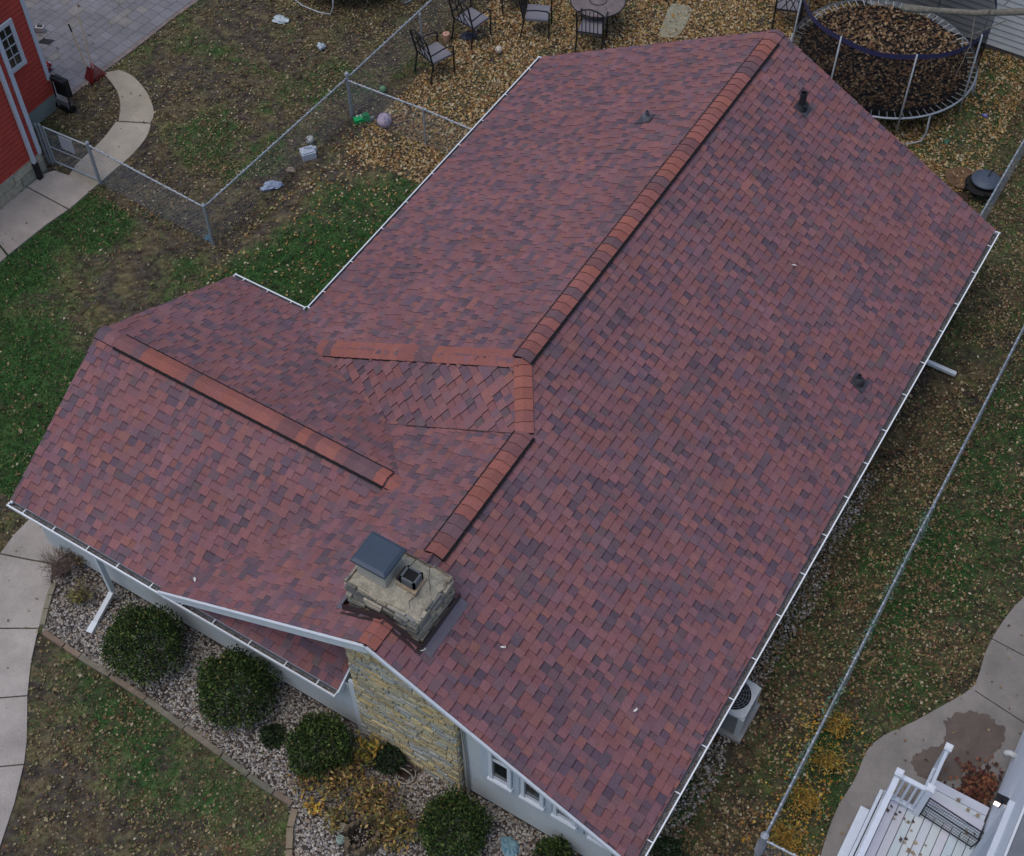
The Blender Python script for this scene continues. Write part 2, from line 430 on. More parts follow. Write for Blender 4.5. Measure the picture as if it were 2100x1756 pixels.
gutter(pIN+V((0, .13, 0)), pBL, V((-1, 0, 0)), 9, .25)
gutter(pWF, V((xs, yf, ze)), V((0, -1, 0)), 10, .85)
gutter(pWB, pIN+V((-.13, 0, 0)), V((0, 1, 0)), 3, .5)
# --- walls
M_lap = M_siding
def lap_wall(mb, a, b, zfun0, zfun1, out, e=.10, col=(.5, .5, .5), t=.012, gap=.5):
    """lapped boards from plan point a to b between heights z0(t) and z1(t) (t 0..1), out = outward unit, gap = tone of the painted lap shadow"""
    a = V(a); b = V(b); Ln = (b-a).length; n = max(1, int(Ln/.4)); zmin = min(zfun0(0), zfun0(1)); zmax = max(zfun1(0), zfun1(1), zfun1(.5))
    d = (b-a)/Ln; P2 = []
    k = 12; lo = [(i/k*Ln, zfun0(i/k)) for i in range(k+1)]; hi = [(i/k*Ln, zfun1(i/k)) for i in range(k+1)]
    for i in range(k): P2.append(ccw([lo[i], lo[i+1], hi[i+1], hi[i]]))
    z = zmin
    while z < zmax:
        for poly in P2:
            q = clip([(0, z), (Ln, z), (Ln, z+e), (0, z+e)], poly)
            if len(q) < 3 or area(q) < 1e-5: continue
            top = [a+d*x+V((0, 0, y))+out*(t*(1-(y-z)/e)) for x, y in q]
            mb.face(top, col)
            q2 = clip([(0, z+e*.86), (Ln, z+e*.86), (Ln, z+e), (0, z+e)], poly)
            if len(q2) >= 3 and area(q2) > 1e-6: mb.face([a+d*x+V((0, 0, y))+out*(t*(1-(y-z)/e)+.0015) for x, y in q2], tuple(c*gap for c in col))  # lap shadow painted as a darker strip along the top of each board
            bt = [p for p, (x, y) in zip(top, q) if abs(y-z) < 1e-6]
            if len(bt) == 2: mb.face([bt[0], bt[1], bt[1]-out*t, bt[0]-out*t], col)
        z += e
def P0(x, y): return V((x, y, 0))
def slabwall(mb, a, b, z0, z1, out, col): mb.face([P0(*a)+V((0, 0, z0)), P0(*b)+V((0, 0, z0)), P0(*b)+V((0, 0, z1)), P0(*a)+V((0, 0, z1))], col)
wm = MB(); SC = (.44, .475, .48)
WX, WY = XW+.22, .22          # wing outer wall
XE = -.5                       # main right wall
# front gable wall (right part, siding) with real window openings left by the window boxes standing proud
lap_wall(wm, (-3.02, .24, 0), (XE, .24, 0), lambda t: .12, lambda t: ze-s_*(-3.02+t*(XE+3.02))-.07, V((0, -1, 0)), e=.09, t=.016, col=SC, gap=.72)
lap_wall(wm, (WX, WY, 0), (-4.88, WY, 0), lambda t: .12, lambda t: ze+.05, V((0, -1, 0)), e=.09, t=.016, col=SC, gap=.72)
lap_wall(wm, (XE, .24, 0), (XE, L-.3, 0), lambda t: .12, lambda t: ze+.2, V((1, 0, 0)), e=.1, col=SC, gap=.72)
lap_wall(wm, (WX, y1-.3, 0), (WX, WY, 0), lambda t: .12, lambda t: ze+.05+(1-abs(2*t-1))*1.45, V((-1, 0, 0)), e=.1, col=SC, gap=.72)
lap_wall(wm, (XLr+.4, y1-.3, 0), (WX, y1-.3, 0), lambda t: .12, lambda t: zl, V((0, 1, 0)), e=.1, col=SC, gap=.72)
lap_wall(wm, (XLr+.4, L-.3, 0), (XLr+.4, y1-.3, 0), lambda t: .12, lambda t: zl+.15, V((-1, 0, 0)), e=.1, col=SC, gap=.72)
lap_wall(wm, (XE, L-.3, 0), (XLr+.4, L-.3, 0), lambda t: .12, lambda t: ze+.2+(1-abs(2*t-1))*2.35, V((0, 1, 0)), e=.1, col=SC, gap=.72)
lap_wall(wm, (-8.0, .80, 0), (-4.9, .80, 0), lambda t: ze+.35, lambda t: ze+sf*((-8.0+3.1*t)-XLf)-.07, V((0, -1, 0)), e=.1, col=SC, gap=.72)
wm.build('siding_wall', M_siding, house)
fm = MB(); fc = (.30, .30, .28)
for a, b in (((-3.0, .26), (XE, .26)), ((WX, .24), (-4.9, .24)), ((XE-.01, .26), (XE-.01, L-.3)), ((WX+.01, y1-.3), (WX+.01, .24)), ((XLr+.41, y1-.31), (WX, y1-.31)), ((XLr+.41, L-.3), (XLr+.41, y1-.3)), ((XE, L-.31), (XLr+.4, L-.31))):
    slabwall(fm, a, b, -.2, .13, None, fc)
fm.build('foundation', M_conc, house)
# --- stone work
def stonework(mb, a, ux, Ln, zfun, out, z0=0.0, pal=None, rows=(.045, .115), lens=(.08, .36), depth=.022, capz=None):
    """a: base corner, ux: unit along, zfun(u): top height"""
    a = V(a); k = 8
    zt = [(i/k*Ln, zfun(i/k*Ln)) for i in range(k+1)]; z = z0; zmax = max(q[1] for q in zt)
    P2 = [ccw([(zt[i][0], z0), (zt[i+1][0], z0), zt[i+1], zt[i]]) for i in range(k)]
    whole = None
    poly = [(0, z0), (Ln, z0)]+zt[::-1]
    mb.face([a+ux*x+V((0, 0, y))-out*.01 for x, y in poly], lin(150, 142, 122))
    while z < zmax:
        h = random.uniform(*rows); x = -random.uniform(0, .2)
        while x < Ln:
            w = random.uniform(*lens); g = .0035
            tilt = random.uniform(-.012, .012)
            zt_l = zfun(min(max(x, 0), Ln)); zt_r = zfun(min(max(x+w, 0), Ln))
            xa, xb = max(x+g, 0), min(x+w-g, Ln)
            if xb-xa > .02:
                col = random.choice(pal); kk = random.uniform(.82, 1.12); col = tuple(c*kk for c in col)
                za, zb = z+g+tilt, z+h-g+tilt
                while xb-xa > .03 and zfun(xb) < za+.008: xb -= .01
                while xb-xa > .03 and zfun(xa) < za+.008: xa += .01
                hi_l, hi_r = min(zb, zfun(xa)), min(zb, zfun(xb))
                if hi_l > za+.006 and hi_r > za+.006:
                    dp = random.uniform(.0, depth); r = .35*min(xb-xa, h)*.3
                    B = [a+ux*xa+V((0, 0, za)), a+ux*xb+V((0, 0, za)), a+ux*xb+V((0, 0, hi_r)), a+ux*xa+V((0, 0, hi_l))]
                    j = lambda: out*(dp+.006+random.uniform(-.006, .006))
                    cx = sum(B, V((0, 0, 0)))/4
                    Fp = [p+(cx-p).normalized()*r+j() for p in B]; B = [p-out*.01 for p in B]
                    mb.add(Fp+B, [(0, 1, 2, 3), (0, 4, 5, 1), (1, 5, 6, 2), (2, 6, 7, 3), (3, 7, 4, 0)], col)
            x += w
        z += h
BUFF = [lin(184, 172, 138), lin(190, 174, 130), lin(176, 166, 140), lin(170, 168, 156), lin(188, 178, 146), lin(166, 168, 162), lin(190, 168, 122), lin(172, 156, 124), lin(160, 162, 156), lin(182, 172, 144)]
stm = MB()
SX0, SX1, SY = -4.86, -3.05, .15
ztop = lambda x: (min(zf, ze-s_*x, ze+sf*(x-XLf)))-.07
stonework(stm, (SX0, SY, 0), V((1, 0, 0)), SX1-SX0, lambda u: ztop(SX0+u), V((0, -1, 0)), pal=BUFF)
stonework(stm, (SX1, SY, 0), V((0, 1, 0)), .12, lambda u: ztop(SX1), V((1, 0, 0)), pal=BUFF, lens=(.12, .13))
stonework(stm, (SX0, SY+.7, 0), V((0, -1, 0)), .7, lambda u: ztop(SX0), V((-1, 0, 0)), pal=BUFF)
stm.build('stone_wall', M_stone, house, label='buff ledgestone gable wall')
# trims: corner boards, conduit by the stone
tr = MB(); tc = (.60, .64, .67)
tr.box((-4.93, WY-.03, .9), (.10, .05, 1.75), col=tc); tr.build('corner_board', M_attr, house); tr = MB()
for z_, x_ in ((0, 0),):
    tr.tube([(-2.965, .205, .1), (-2.965, .205, 1.3), (-2.99, .205, 2.0), (-3.0, .205, 2.85)], .014, 6, (.42, .40, .36)); tr.build('conduit', M_attr, house); tr = MB(); tr.tube([(-2.93, .205, .05), (-2.93, .205, 1.2), (-2.955, .205, 2.0), (-2.97, .205, 2.85)], .010, 6, (.3, .3, .28))
tr.build('conduit', M_attr, house)
# --- windows
def window(xl, xr_, zb, zt):
    mb = MB(); y = .218; fr = (.66, .70, .74); w = .045
    mb.box(((xl+xr_)/2, y-.03, zb-.03), (xr_-xl+.16, .09, .05), col=fr)
    mb.box(((xl+xr_)/2, y-.02, zt+.03), (xr_-xl+.12, .06, .06), col=fr)
    for x in (xl-.03, xr_+.03): mb.box((x, y-.02, (zb+zt)/2), (.06, .06, zt-zb), col=fr)
    zm = zb+(zt-zb)*.60; mb.box(((xl+xr_)/2, y-.012, zm), (xr_-xl, .04, .05), col=fr)
    mb.box(((xl+xr_)/2, y-.008, zb+.035), (xr_-xl, .03, .07), col=(.5, .53, .56))
    f = mb.build('window', M_attr, house)
    g = MB(); g.box(((xl+xr_)/2, y-.006, (zb+zt)/2), (xr_-xl, .008, zt-zb)); g.build('pane', M_glass, f)
for xl in (-2.475, -1.935, -1.40):
    ztp = min(2.30, ze-s_*(xl+.28)-.24) if xl < -2 else ze-s_*(xl+.25)-.22
    window(xl, xl+.255, 1.20, max(ztp, 1.5))
window(-.80, -.62, 1.15, 1.5)
for xc, zb in ((-2.60, 1.02), (-2.085, 1.0), (-1.545, .98), (-1.02, .96), (-.87, 1.0)):
    zt_ = ze-s_*xc-.12; w_ = .13 if xc > -2.5 else .17
    pb = MB(); pb.box((xc, .222, (zb+zt_)/2), (w_, .022, zt_-zb), col=(.50, .56, .62))
    pb.box((xc+w_/2-.012, .208, (zb+zt_)/2+.04), (.02, .02, zt_-zb-.08), col=(.36, .41, .46)); pb.build('window_trim', M_attr, house)
# --- downspouts
ds = MB(); wh = (.58, .62, .64)
p0 = G(205, 1168, 1.2); a = G(190, 1178, .98); 
dsx = -9.98
q0 = V((-10.02, WY-.10, 1.40)); q1 = V((-10.02, WY-.10, .22))
e1 = G(232, 1215, .16); e2 = G(196, 1276, .08)
q1 = V((e1.x, e1.y, .2))
q0 = V((e1.x-.0, WY-.08, 1.42))
ds.bar(V((q1.x, q1.y, 1.36)), V((q1.x, q1.y, .2)), .085, .065, col=wh); ds.bar(q1, e2, .085, .065, col=wh)
ds.bar(e2, e2+(e2-q1).normalized()*.2, .105, .08, col=(.66, .70, .72))
ds.build('downspout', M_attr, house)
ds = MB(); b0 = G(1903, 743, .14); b1 = G(1960, 768, .07)
ds.bar((XE+.07, b0.y, 1.42), (XE+.07, b0.y, .2), .07, .09, col=wh); ds.bar((XE+.07, b0.y, .2), b0, .085, .065, col=wh); ds.bar(b0, b1, .085, .065, col=wh)
ds.build('downspout', M_attr, house)
# --- chimney
CH = MB(); GREY = [lin(150, 144, 132), lin(132, 130, 124), lin(160, 150, 132), lin(116, 116, 112), lin(142, 132, 114), lin(172, 162, 144), lin(104, 100, 94)]
cx0, cx1, cy0, cy1, cz = -4.98, -3.80, .52, 1.33, 4.22
for (a_, ux, Ln, out, zb) in (((cx0, cy0, 0), V((1, 0, 0)), cx1-cx0, V((0, -1, 0)), 3.3), ((cx1, cy0, 0), V((0, 1, 0)), cy1-cy0, V((1, 0, 0)), 3.4), ((cx1, cy1, 0), V((-1, 0, 0)), cx1-cx0, V((0, 1, 0)), 3.3), ((cx0, cy1, 0), V((0, -1, 0)), cy1-cy0, V((-1, 0, 0)), 3.3)):
    stonework(CH, a_, ux, Ln, lambda u: cz-.07+.03*math.sin(u*9), out, z0=zb, pal=GREY, rows=(.05, .11), lens=(.12, .38), depth=.05)
chim = CH.build('chimney', M_stone, house, label='grey rough stone chimney straddling the ridge')
cr = MB(); N_ = 14; topc = lin(158, 150, 132)
gx = [cx0-.01+(cx1-cx0+.02)*i/N_ for i in range(N_+1)]; gy = [cy0-.01+(cy1-cy0+.02)*j/8 for j in range(9)]
def crz(x, y):
    ex = min(x-cx0, cx1-x, y-cy0, cy1-y); return cz-.10+.17*min(1, ex/.30)+random.uniform(-.022, .022)
gv = [(x+random.uniform(-.02, .02), y+random.uniform(-.02, .02), crz(x, y)) for y in gy for x in gx]
for j in range(8):
    for i in range(N_):
        k = random.uniform(.86, 1.1); cr.face([gv[j*(N_+1)+i], gv[j*(N_+1)+i+1], gv[(j+1)*(N_+1)+i+1], gv[(j+1)*(N_+1)+i]], tuple(c*k for c in topc))
cp = [(-4.3, 1.25), (-4.32, 1.05), (-4.2, .98), (-4.05, .95), (-3.98, .8), (-4.02, .65), (-3.95, .56)]
for i in range(len(cp)-1): cr.bar(V((*cp[i], cz+.066)), V((*cp[i+1], cz+.066)), .008, .012, col=(.06, .05, .04))
cp = [(-4.1, 1.28), (-4.0, 1.1), (-3.9, .98), (-3.84, .9)]
for i in range(len(cp)-1): cr.bar(V((*cp[i], cz+.052)), V((*cp[i+1], cz+.058)), .008, .012, col=(.06, .05, .04))
cr.build('chimney_crown', M_stone, chim)
fc_ = G(776, 1137, 4.62); cpx = MB(); bl = lin(66, 76, 90)
w_, d_ = .56, .53; cz0 = 4.60
cpx.box((fc_.x, fc_.y, cz0), (w_, d_, .035), col=bl)
n = len(cpx.v); hw, hd = w_/2, d_/2
vs = [(fc_.x+sx*hw, fc_.y+sy*hd, cz0+.018) for sx, sy in ((-1, -1), (1, -1), (1, 1), (-1, 1))]+[(fc_.x+sx*(hw-.05), fc_.y+sy*(hd-.05), cz0+.045) for sx, sy in ((-1, -1), (1, -1), (1, 1), (-1, 1))]
cpx.add(vs, [(4, 5, 6, 7), (0, 1, 5, 4), (1, 2, 6, 5), (2, 3, 7, 6), (3, 0, 4, 7)], bl)
for sx in (-1, 1):
    for sy in (-1, 1): cpx.bar((fc_.x+sx*.2, fc_.y+sy*.18, cz), (fc_.x+sx*.2, fc_.y+sy*.18, cz0), .02, col=(.05, .06, .08))
cpx.box((fc_.x, fc_.y, cz+.12), (.46, .42, .20), col=(.45, .43, .38))
cpx.build('flue_cap', mat('cap_steel', attr=True, rough=.42, var=.06, metal=.2), chim)
fl = MB(); fp = G(843, 1181, 4.42); fo = (.10, .11, .12)
for sx, sy, wx, wy in ((-.105, 0, .03, .22), (.105, 0, .03, .22), (0, -.095, .24, .03), (0, .095, .24, .03)): fl.box((fp.x+sx, fp.y+sy, 4.36), (wx, wy, .16), col=fo)
fl.box((fp.x, fp.y, 4.36), (.182, .162, .11), col=(.002, .002, .002)); fl.box((fp.x-.15, fp.y+.0, 4.33), (.05, .2, .12), col=(.03, .03, .03))
fl.build('flue_liner', mat('flue_clay', attr=True, rough=.6, var=.15), chim)
tm = MB()
tm.box((fp.x, fp.y-.01, 4.27), (.32, .29, .05), col=lin(150, 132, 110))
tm.build('flue_collar', M_stone, chim)
fs = MB(); br = lin(70, 58, 58); off = .085
def zroof(x): return min(ze-s_*x, ze+sf*(x-XLf))
for xa, xb in ((cx0-off, xf), (xf, cx1+off)):
    A = V((xa, cy0-off, zroof(xa))); B = V((xb, cy0-off, zroof(xb)))
    fs.add([A+V((0, 0, .01)), B+V((0, 0, .01)), B+V((0, .012, .17)), A+V((0, .012, .17)), A+V((0, -.07, .03)), B+V((0, -.07, .03))], [(0, 1, 2, 3), (4, 5, 1, 0)], br)
for xx, sg in ((cx1+off, 1), (cx0-off, -1)):
    A = V((xx, cy0-off, zroof(xx))); B = V((xx, cy1+off, zroof(xx)))
    z_ = -s_ if sg > 0 else -sf
    fs.add([A+V((0, 0, .02)), B+V((0, 0, .02)), B+V((-sg*.012, 0, .18)), A+V((-sg*.012, 0, .18))], [(0, 1, 2, 3)], br)
    fs.add([A+V((0, 0, .03)), B+V((0, 0, .03)), B+V((sg*.13, 0, .03+z_*.13)), A+V((sg*.13, 0, .03+z_*.13))], [(0, 1, 2, 3)], lin(104, 98, 106))
fs.build('flashing', mat('flashing_metal', attr=True, rough=.5, var=.08, metal=.1), chim)
# exhaust: small white bits lying on the shingles
for i, (px, py) in enumerate(((868, 1337), (1031, 1331), (500, 1121), (401, 1192), (1303, 1460), (1627, 548))):
    pl = plR if px > 850 else (V((-sf, 0, 1)), ze-sf*XLf, dL)
    if px > 1550: pl = plR
    p = onplane(px, py, pl[0], pl[1]); mb = MB(); a_ = random.uniform(0, 3)
    d = V((math.cos(a_), math.sin(a_), 0)); e = V((-d.y, d.x, 0)); q = p+V((0, 0, .05))
    mb.face([q-d*.045, q-e*.02+V((0, 0, .012)), q+d*.045, q+e*.022], (.75, .72, .68)); mb.face([q+d*.01, q+d*.03+e*.035, q+d*.045+e*.005], (.72, .69, .62))
    lb = ['white scrap by the chimney flashing corner on the red roof', 'small pale leaf on the roof right of the stone chimney', 'white scrap on the wing roof slope toward the front left', 'white scrap near the long white rake board', 'curled pale leaf low on the right roof slope near the air conditioner', 'tiny pale leaf high on the right roof slope'][i]
    mb.build('roof_scrap', M_leaf, None, label=lb, cat='leaf', group='pale scraps lying on the roof', origin=p)

# ================================================================== GROUND
def arr(pts): return np.array([(p.x, p.y) for p in pts])
def inpoly(x, y, poly):
    poly = np.asarray(poly); r = np.zeros(np.shape(x), bool); n = len(poly); j = n-1
    for i in range(n):
        xi, yi = poly[i]; xj, yj = poly[j]
        c = ((yi > y) != (yj > y)) & (x < (xj-xi)*(y-yi)/((yj-yi)+1e-12)+xi); r ^= c; j = i
    return r
def smooth(pts, n=4):
    out = []
    k = len(pts)
    for i in range(k-1):
        p0 = pts[max(i-1, 0)]; p1 = pts[i]; p2 = pts[i+1]; p3 = pts[min(i+2, k-1)]
        for j in range(n):
            t = j/n; out.append(.5*((2*p1)+(p2-p0)*t+(2*p0-5*p1+4*p2-p3)*t*t+(3*p1-p0-3*p2+p3)*t**3))
    out.append(pts[-1]); return out
# paved polygons (surveyed on the ground)
patio = GP([(-60, -60), (470, -60), (412, 0), (352, 42), (300, 84), (246, 126), (214, 150), (176, 176), (150, 196), (112, 224), (60, 130), (-60, 0)])
walk_out = smooth(GP([(246, 146), (272, 158), (298, 186), (312, 214), (316, 238), (309, 254)]), 4)
walk_in = smooth(GP([(211, 152), (226, 168), (241, 190), (247, 214), (246, 236), (244, 250)]), 4)
walk2_out = smooth(GP([(310, 256), (300, 284), (272, 318), (240, 346), (210, 372), (192, 388)]), 4)
walk2_in = smooth(GP([(238, 252), (214, 284), (186, 312), (160, 336), (150, 350), (142, 362)]), 4)
sidew = GP([(-80, 492), (86, 360), (112, 352), (142, 362), (192, 388), (150, 424), (96, 462), (0, 545), (-80, 615)])
front_out = smooth(GP([(62, 1066), (30, 1098), (4, 1130), (-40, 1190), (-70, 1300), (-60, 1500), (-80, 1800)]), 4)
front_in = smooth(GP([(230, 1100), (165, 1140), (118, 1180), (104, 1218), (94, 1260), (78, 1296), (64, 1360), (57, 1440), (56, 1520), (44, 1610), (14, 1700), (-8, 1800)]), 4)
front_walk = front_out+front_in[::-1]
bed = smooth(GP([(128, 1168), (106, 1218), (96, 1262), (88, 1296)]), 3)+GP([(150, 1342), (218, 1380), (300, 1432), (380, 1492), (470, 1556), (540, 1610), (590, 1640), (596, 1700), (600, 1800), (1500, 1900)])+[V((.2, .3, 0)), V((-4.9, .35, 0)), V((-9.4, .35, 0)), V((-11.2, .35, 0))]
rwalk = smooth(GP([(2160, 1180), (2100, 1225), (2060, 1270), (2024, 1330), (2004, 1392), (1984, 1418), (1930, 1450), (1868, 1484), (1812, 1510), (1778, 1540), (1752, 1600), (1716, 1660), (1684, 1750), (1660, 1860)]), 4)+GP([(2200, 1900), (2300, 1100)])
stepst = GP([(1352, 70), (1368, 26), (1378, 10), (1412, 14), (1420, 24), (1404, 60), (1388, 78), (1360, 80)])
POLYS = {k: arr(v) for k, v in dict(patio=patio, w1=walk_out+walk_in[::-1], w2=walk2_out+walk2_in[::-1], sidew=sidew, fw=front_walk, bed=bed, rw=rwalk, ss=stepst).items()}
HOUSEFP = np.array([(XE, .25), (XE, L-.3), (XLr+.4, L-.3), (XLr+.4, y1-.3), (WX, y1-.3), (WX, .22), (-4.9, .22)])
def blobs(x, y, lst):
    o = np.zeros(np.shape(x))
    for (px, py, r, v) in lst:
        g = G(px, py); o = o+v*np.exp(-((x-g.x)**2+(y-g.y)**2)/(2*r*r))
    return o
# density fields --------------------------------------------------
def fields(x, y):
    """grass 0..1 green cover, soil 0..1 darkness, leaf density per m2, yellow fraction"""
    n1 = fbm(x, y, 1.6, 3); n2 = fbm(x, y, .7, 9)
    left_yard = (x < -12.95) & (y > 7.1)
    strip = (x >= -13.2) & (x < -9.8) & (y > 5.5) & (y < 11.5)
    back = ((y >= 11.0) & (x >= -12.95)) | (y > 14.4)
    lawnL = (y <= 7.2) & (x < -9.5) & (y > -1.0)
    rightA = (x > -.6) & (x < 1.25) & (y < 15)
    rightB = (x >= 1.25) & (y < 16)
    front = (y < 1.5) & (x < -3)
    grass = np.full(np.shape(x), .5); leaf = np.full(np.shape(x), 40.0)
    grass = np.where(left_yard, .02+.62*np.clip((n1-.46)*4+(n2-.5)*1.5, 0, 1), grass); leaf = np.where(left_yard, 120+190*n2, leaf)
    ge = .85-1.0*np.clip(blobs(x, y, [(560, 420, .5, 1.2), (660, 320, .6, 1), (480, 480, .5, 1), (760, 330, .4, .6), (830, 260, .5, 1)]), 0, 1)
    grass = np.where(strip, np.clip(ge+(n1-.5)*.8, .08, 1), grass); leaf = np.where(strip, 22+330*np.clip(blobs(x, y, [(690, 265, .6, 1), (770, 270, .5, 1), (590, 360, .45, .9), (840, 300, .5, .8), (500, 440, .3, .5)]), 0, 1)+20*n2, leaf)
    dens = 560-420*np.clip(blobs(x, y, [(760, 170, .5, 1.), (830, 130, .4, .8), (2050, 480, .9, .8)]), 0, 1)+60*(n1-.5)
    grass = np.where(back, .18+.3*np.clip((n1-.5)*3, 0, 1), grass); leaf = np.where(back, dens, leaf)
    rb = back & (x > -2.6); leaf = np.where(rb, 330+160*(n2-.5)*2, leaf); grass = np.where(rb, .55, grass)
    gl = .30+.95*np.clip((fbm(x, y, 2.2, 21)-.40)*3.2, 0, 1)
    grass = np.where(lawnL, np.clip(gl+blobs(x, y, [(210, 450, .5, .7), (60, 560, .5, .6), (30, 720, .8, .8), (30, 940, .9, .9), (250, 600, .3, -.5), (330, 420, .5, -.6), (330, 560, .7, -.5)]), .05, 1), grass)
    leaf = np.where(lawnL, 22+50*n2+90*np.clip(blobs(x, y, [(300, 430, .6, 1), (420, 520, .5, .6), (250, 395, .4, 1)]), 0, 1), leaf)
    gA = .50+.7*(n1-.5)*2; grass = np.where(rightA, np.clip(gA, .05, 1), grass); leaf = np.where(rightA, 270+260*(n2-.3), leaf)
    gB = .66+.9*(n1-.5); grass = np.where(rightB, np.clip(gB, .05, 1), grass); leaf = np.where(rightB, 200+260*(n2-.3), leaf)
    fr = (y < .6) & (x < -3) & (x > -14)
    gF = np.clip(.26+blobs(x, y, [(200, 1430, .35, .6), (150, 1360, .3, .5), (330, 1460, .3, .3), (450, 1620, .4, .3), (130, 1560, .4, -.2), (320, 1720, .8, -.1), (280, 1600, .5, .25)])+(n1-.5)*.8, .05, 1)
    grass = np.where(fr, gF, grass); leaf = np.where(fr, 90+130*n2+70*np.clip(blobs(x, y, [(560, 1640, .35, 1), (120, 1540, .3, .6), (300, 1470, .3, .4)]), 0, 1), leaf)
    return grass, leaf
gx0, gx1, gy0, gy1, st = -26.0, 6.0, -6.0, 26.0, .045
nx = int((gx1-gx0)/st)+1; ny = int((gy1-gy0)/st)+1
X, Y = np.meshgrid(np.linspace(gx0, gx1, nx), np.linspace(gy0, gy1, ny))
gr, lf = fields(X, Y)
fine = fbm(X, Y, .22, 31); fine2 = vnoise(X, Y, .06, 41); fine3 = fbm(X, Y, .12, 61)
lawn = np.array(lin(76, 104, 60)); dgreen = np.array(lin(50, 84, 46)); olive = np.array(lin(108, 106, 66)); soil = np.array(lin(86, 78, 71)); straw = np.array(lin(130, 116, 82)); green = dgreen
g = np.clip((gr+(fine-.5)*1.3+(fine3-.5)*1.1-.12)*1.25, 0, 1)[..., None]
rich = np.clip((gr-.35)*2.2+(fine-.5)*1.2, 0, 1)[..., None]
base = soil*(1-g)+g*((olive*(1-rich)+dgreen*rich)*.65+.35*lawn)
strawm = np.clip((fbm(X, Y, .30, 77)-.46)*4.5, 0, 1)[..., None]*.42*(1-np.clip(rich, 0, 1)*.75)
base = base*(1-strawm)+straw*strawm
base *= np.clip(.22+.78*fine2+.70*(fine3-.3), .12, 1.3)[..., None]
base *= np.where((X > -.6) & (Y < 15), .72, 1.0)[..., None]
Z = .012*(fine-.5)
# keep the sheet well below paving and bed
me = bpy.data.meshes.new('ground')
vv = np.stack([X, Y, Z], -1).reshape(-1, 3).astype(np.float32)
ii = np.arange(nx*ny).reshape(ny, nx); q = np.stack([ii[:-1, :-1], ii[:-1, 1:], ii[1:, 1:], ii[1:, :-1]], -1).reshape(-1, 4).astype(np.int32)
# far skirt to the horizon
ext = np.array([(-300, -300, -.02), (300, -300, -.02), (300, 300, -.02), (-300, 300, -.02), (gx0, gy0, 0), (gx1, gy0, 0), (gx1, gy1, 0), (gx0, gy1, 0)], dtype=np.float32)
nv = len(vv); vv = np.vstack([vv, ext]); q = np.vstack([q, np.array([(nv, nv+1, nv+5, nv+4), (nv+1, nv+2, nv+6, nv+5), (nv+2, nv+3, nv+7, nv+6), (nv+3, nv, nv+4, nv+7)], dtype=np.int32)])
me.vertices.add(len(vv)); me.vertices.foreach_set('co', vv.ravel()); me.loops.add(q.size); me.loops.foreach_set('vertex_index', q.ravel())
me.polygons.add(len(q)); me.polygons.foreach_set('loop_start', np.arange(len(q), dtype=np.int32)*4); me.polygons.foreach_set('loop_total', np.full(len(q), 4, dtype=np.int32)); me.update(calc_edges=True)
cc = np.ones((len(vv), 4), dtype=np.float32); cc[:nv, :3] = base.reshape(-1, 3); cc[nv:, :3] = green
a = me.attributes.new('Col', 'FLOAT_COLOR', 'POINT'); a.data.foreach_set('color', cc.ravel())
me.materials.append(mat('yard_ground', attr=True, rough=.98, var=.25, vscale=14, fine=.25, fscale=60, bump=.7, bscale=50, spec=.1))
o = bpy.data.objects.new('ground', me); C.objects.link(o); o['kind'] = 'structure'

# paved things
def sheet(name, poly, z0, z1, col, m=M_conc, kind='structure', label=None, cat=None):
    mb = MB(); mb.prism([(p.x, p.y) for p in poly], z0, z1, col); return mb.build(name, m, kind=kind, label=label, cat=cat)
CONC = lin(168, 158, 146)
sheet('curved_path', walk_out+walk_in[::-1], -.1, .035, lin(162, 152, 134))
sheet('curved_path', walk2_out+walk2_in[::-1], -.1, .028, lin(168, 158, 142))
def slabs(name, left, right, col, z=.03, gap=.018):
    """left/right: matching lists of corner points"""
    mb = MB()
    for i in range(len(left)-1):
        a, b, c_, d = left[i], left[i+1], right[i+1], right[i]
        t = (b-a).normalized()*gap/2; t2 = (c_-d).normalized()*gap/2
        k = random.uniform(.94, 1.05); mb.prism([((a+t).x, (a+t).y), ((b-t).x, (b-t).y), ((c_-t2).x, (c_-t2).y), ((d+t2).x, (d+t2).y)], -.1, z, tuple(x*k for x in col))
    return mb.build(name, M_conc, kind='structure')
slabs('sidewalk', GP([(112, 350), (54, 402), (0, 442), (-90, 512)]), GP([(200, 384), (142, 464), (18, 566), (-70, 640)]), lin(170, 158, 148)) if False else None
mb = MB()
cs = [GP([(142, 362), (192, 388), (150, 424), (142, 430), (56, 384), (86, 360), (112, 352)]), GP([(54, 386), (140, 432), (96, 462), (18, 524), (-36, 458)]), GP([(-38, 461), (15, 527), (-40, 575), (-110, 520)])]
for c_ in cs: k = random.uniform(.95, 1.05); mb.prism([(p.x, p.y) for p in c_], -.1, .03, tuple(x*k for x in lin(166, 156, 146)))
mb.build('sidewalk', M_conc, kind='structure')
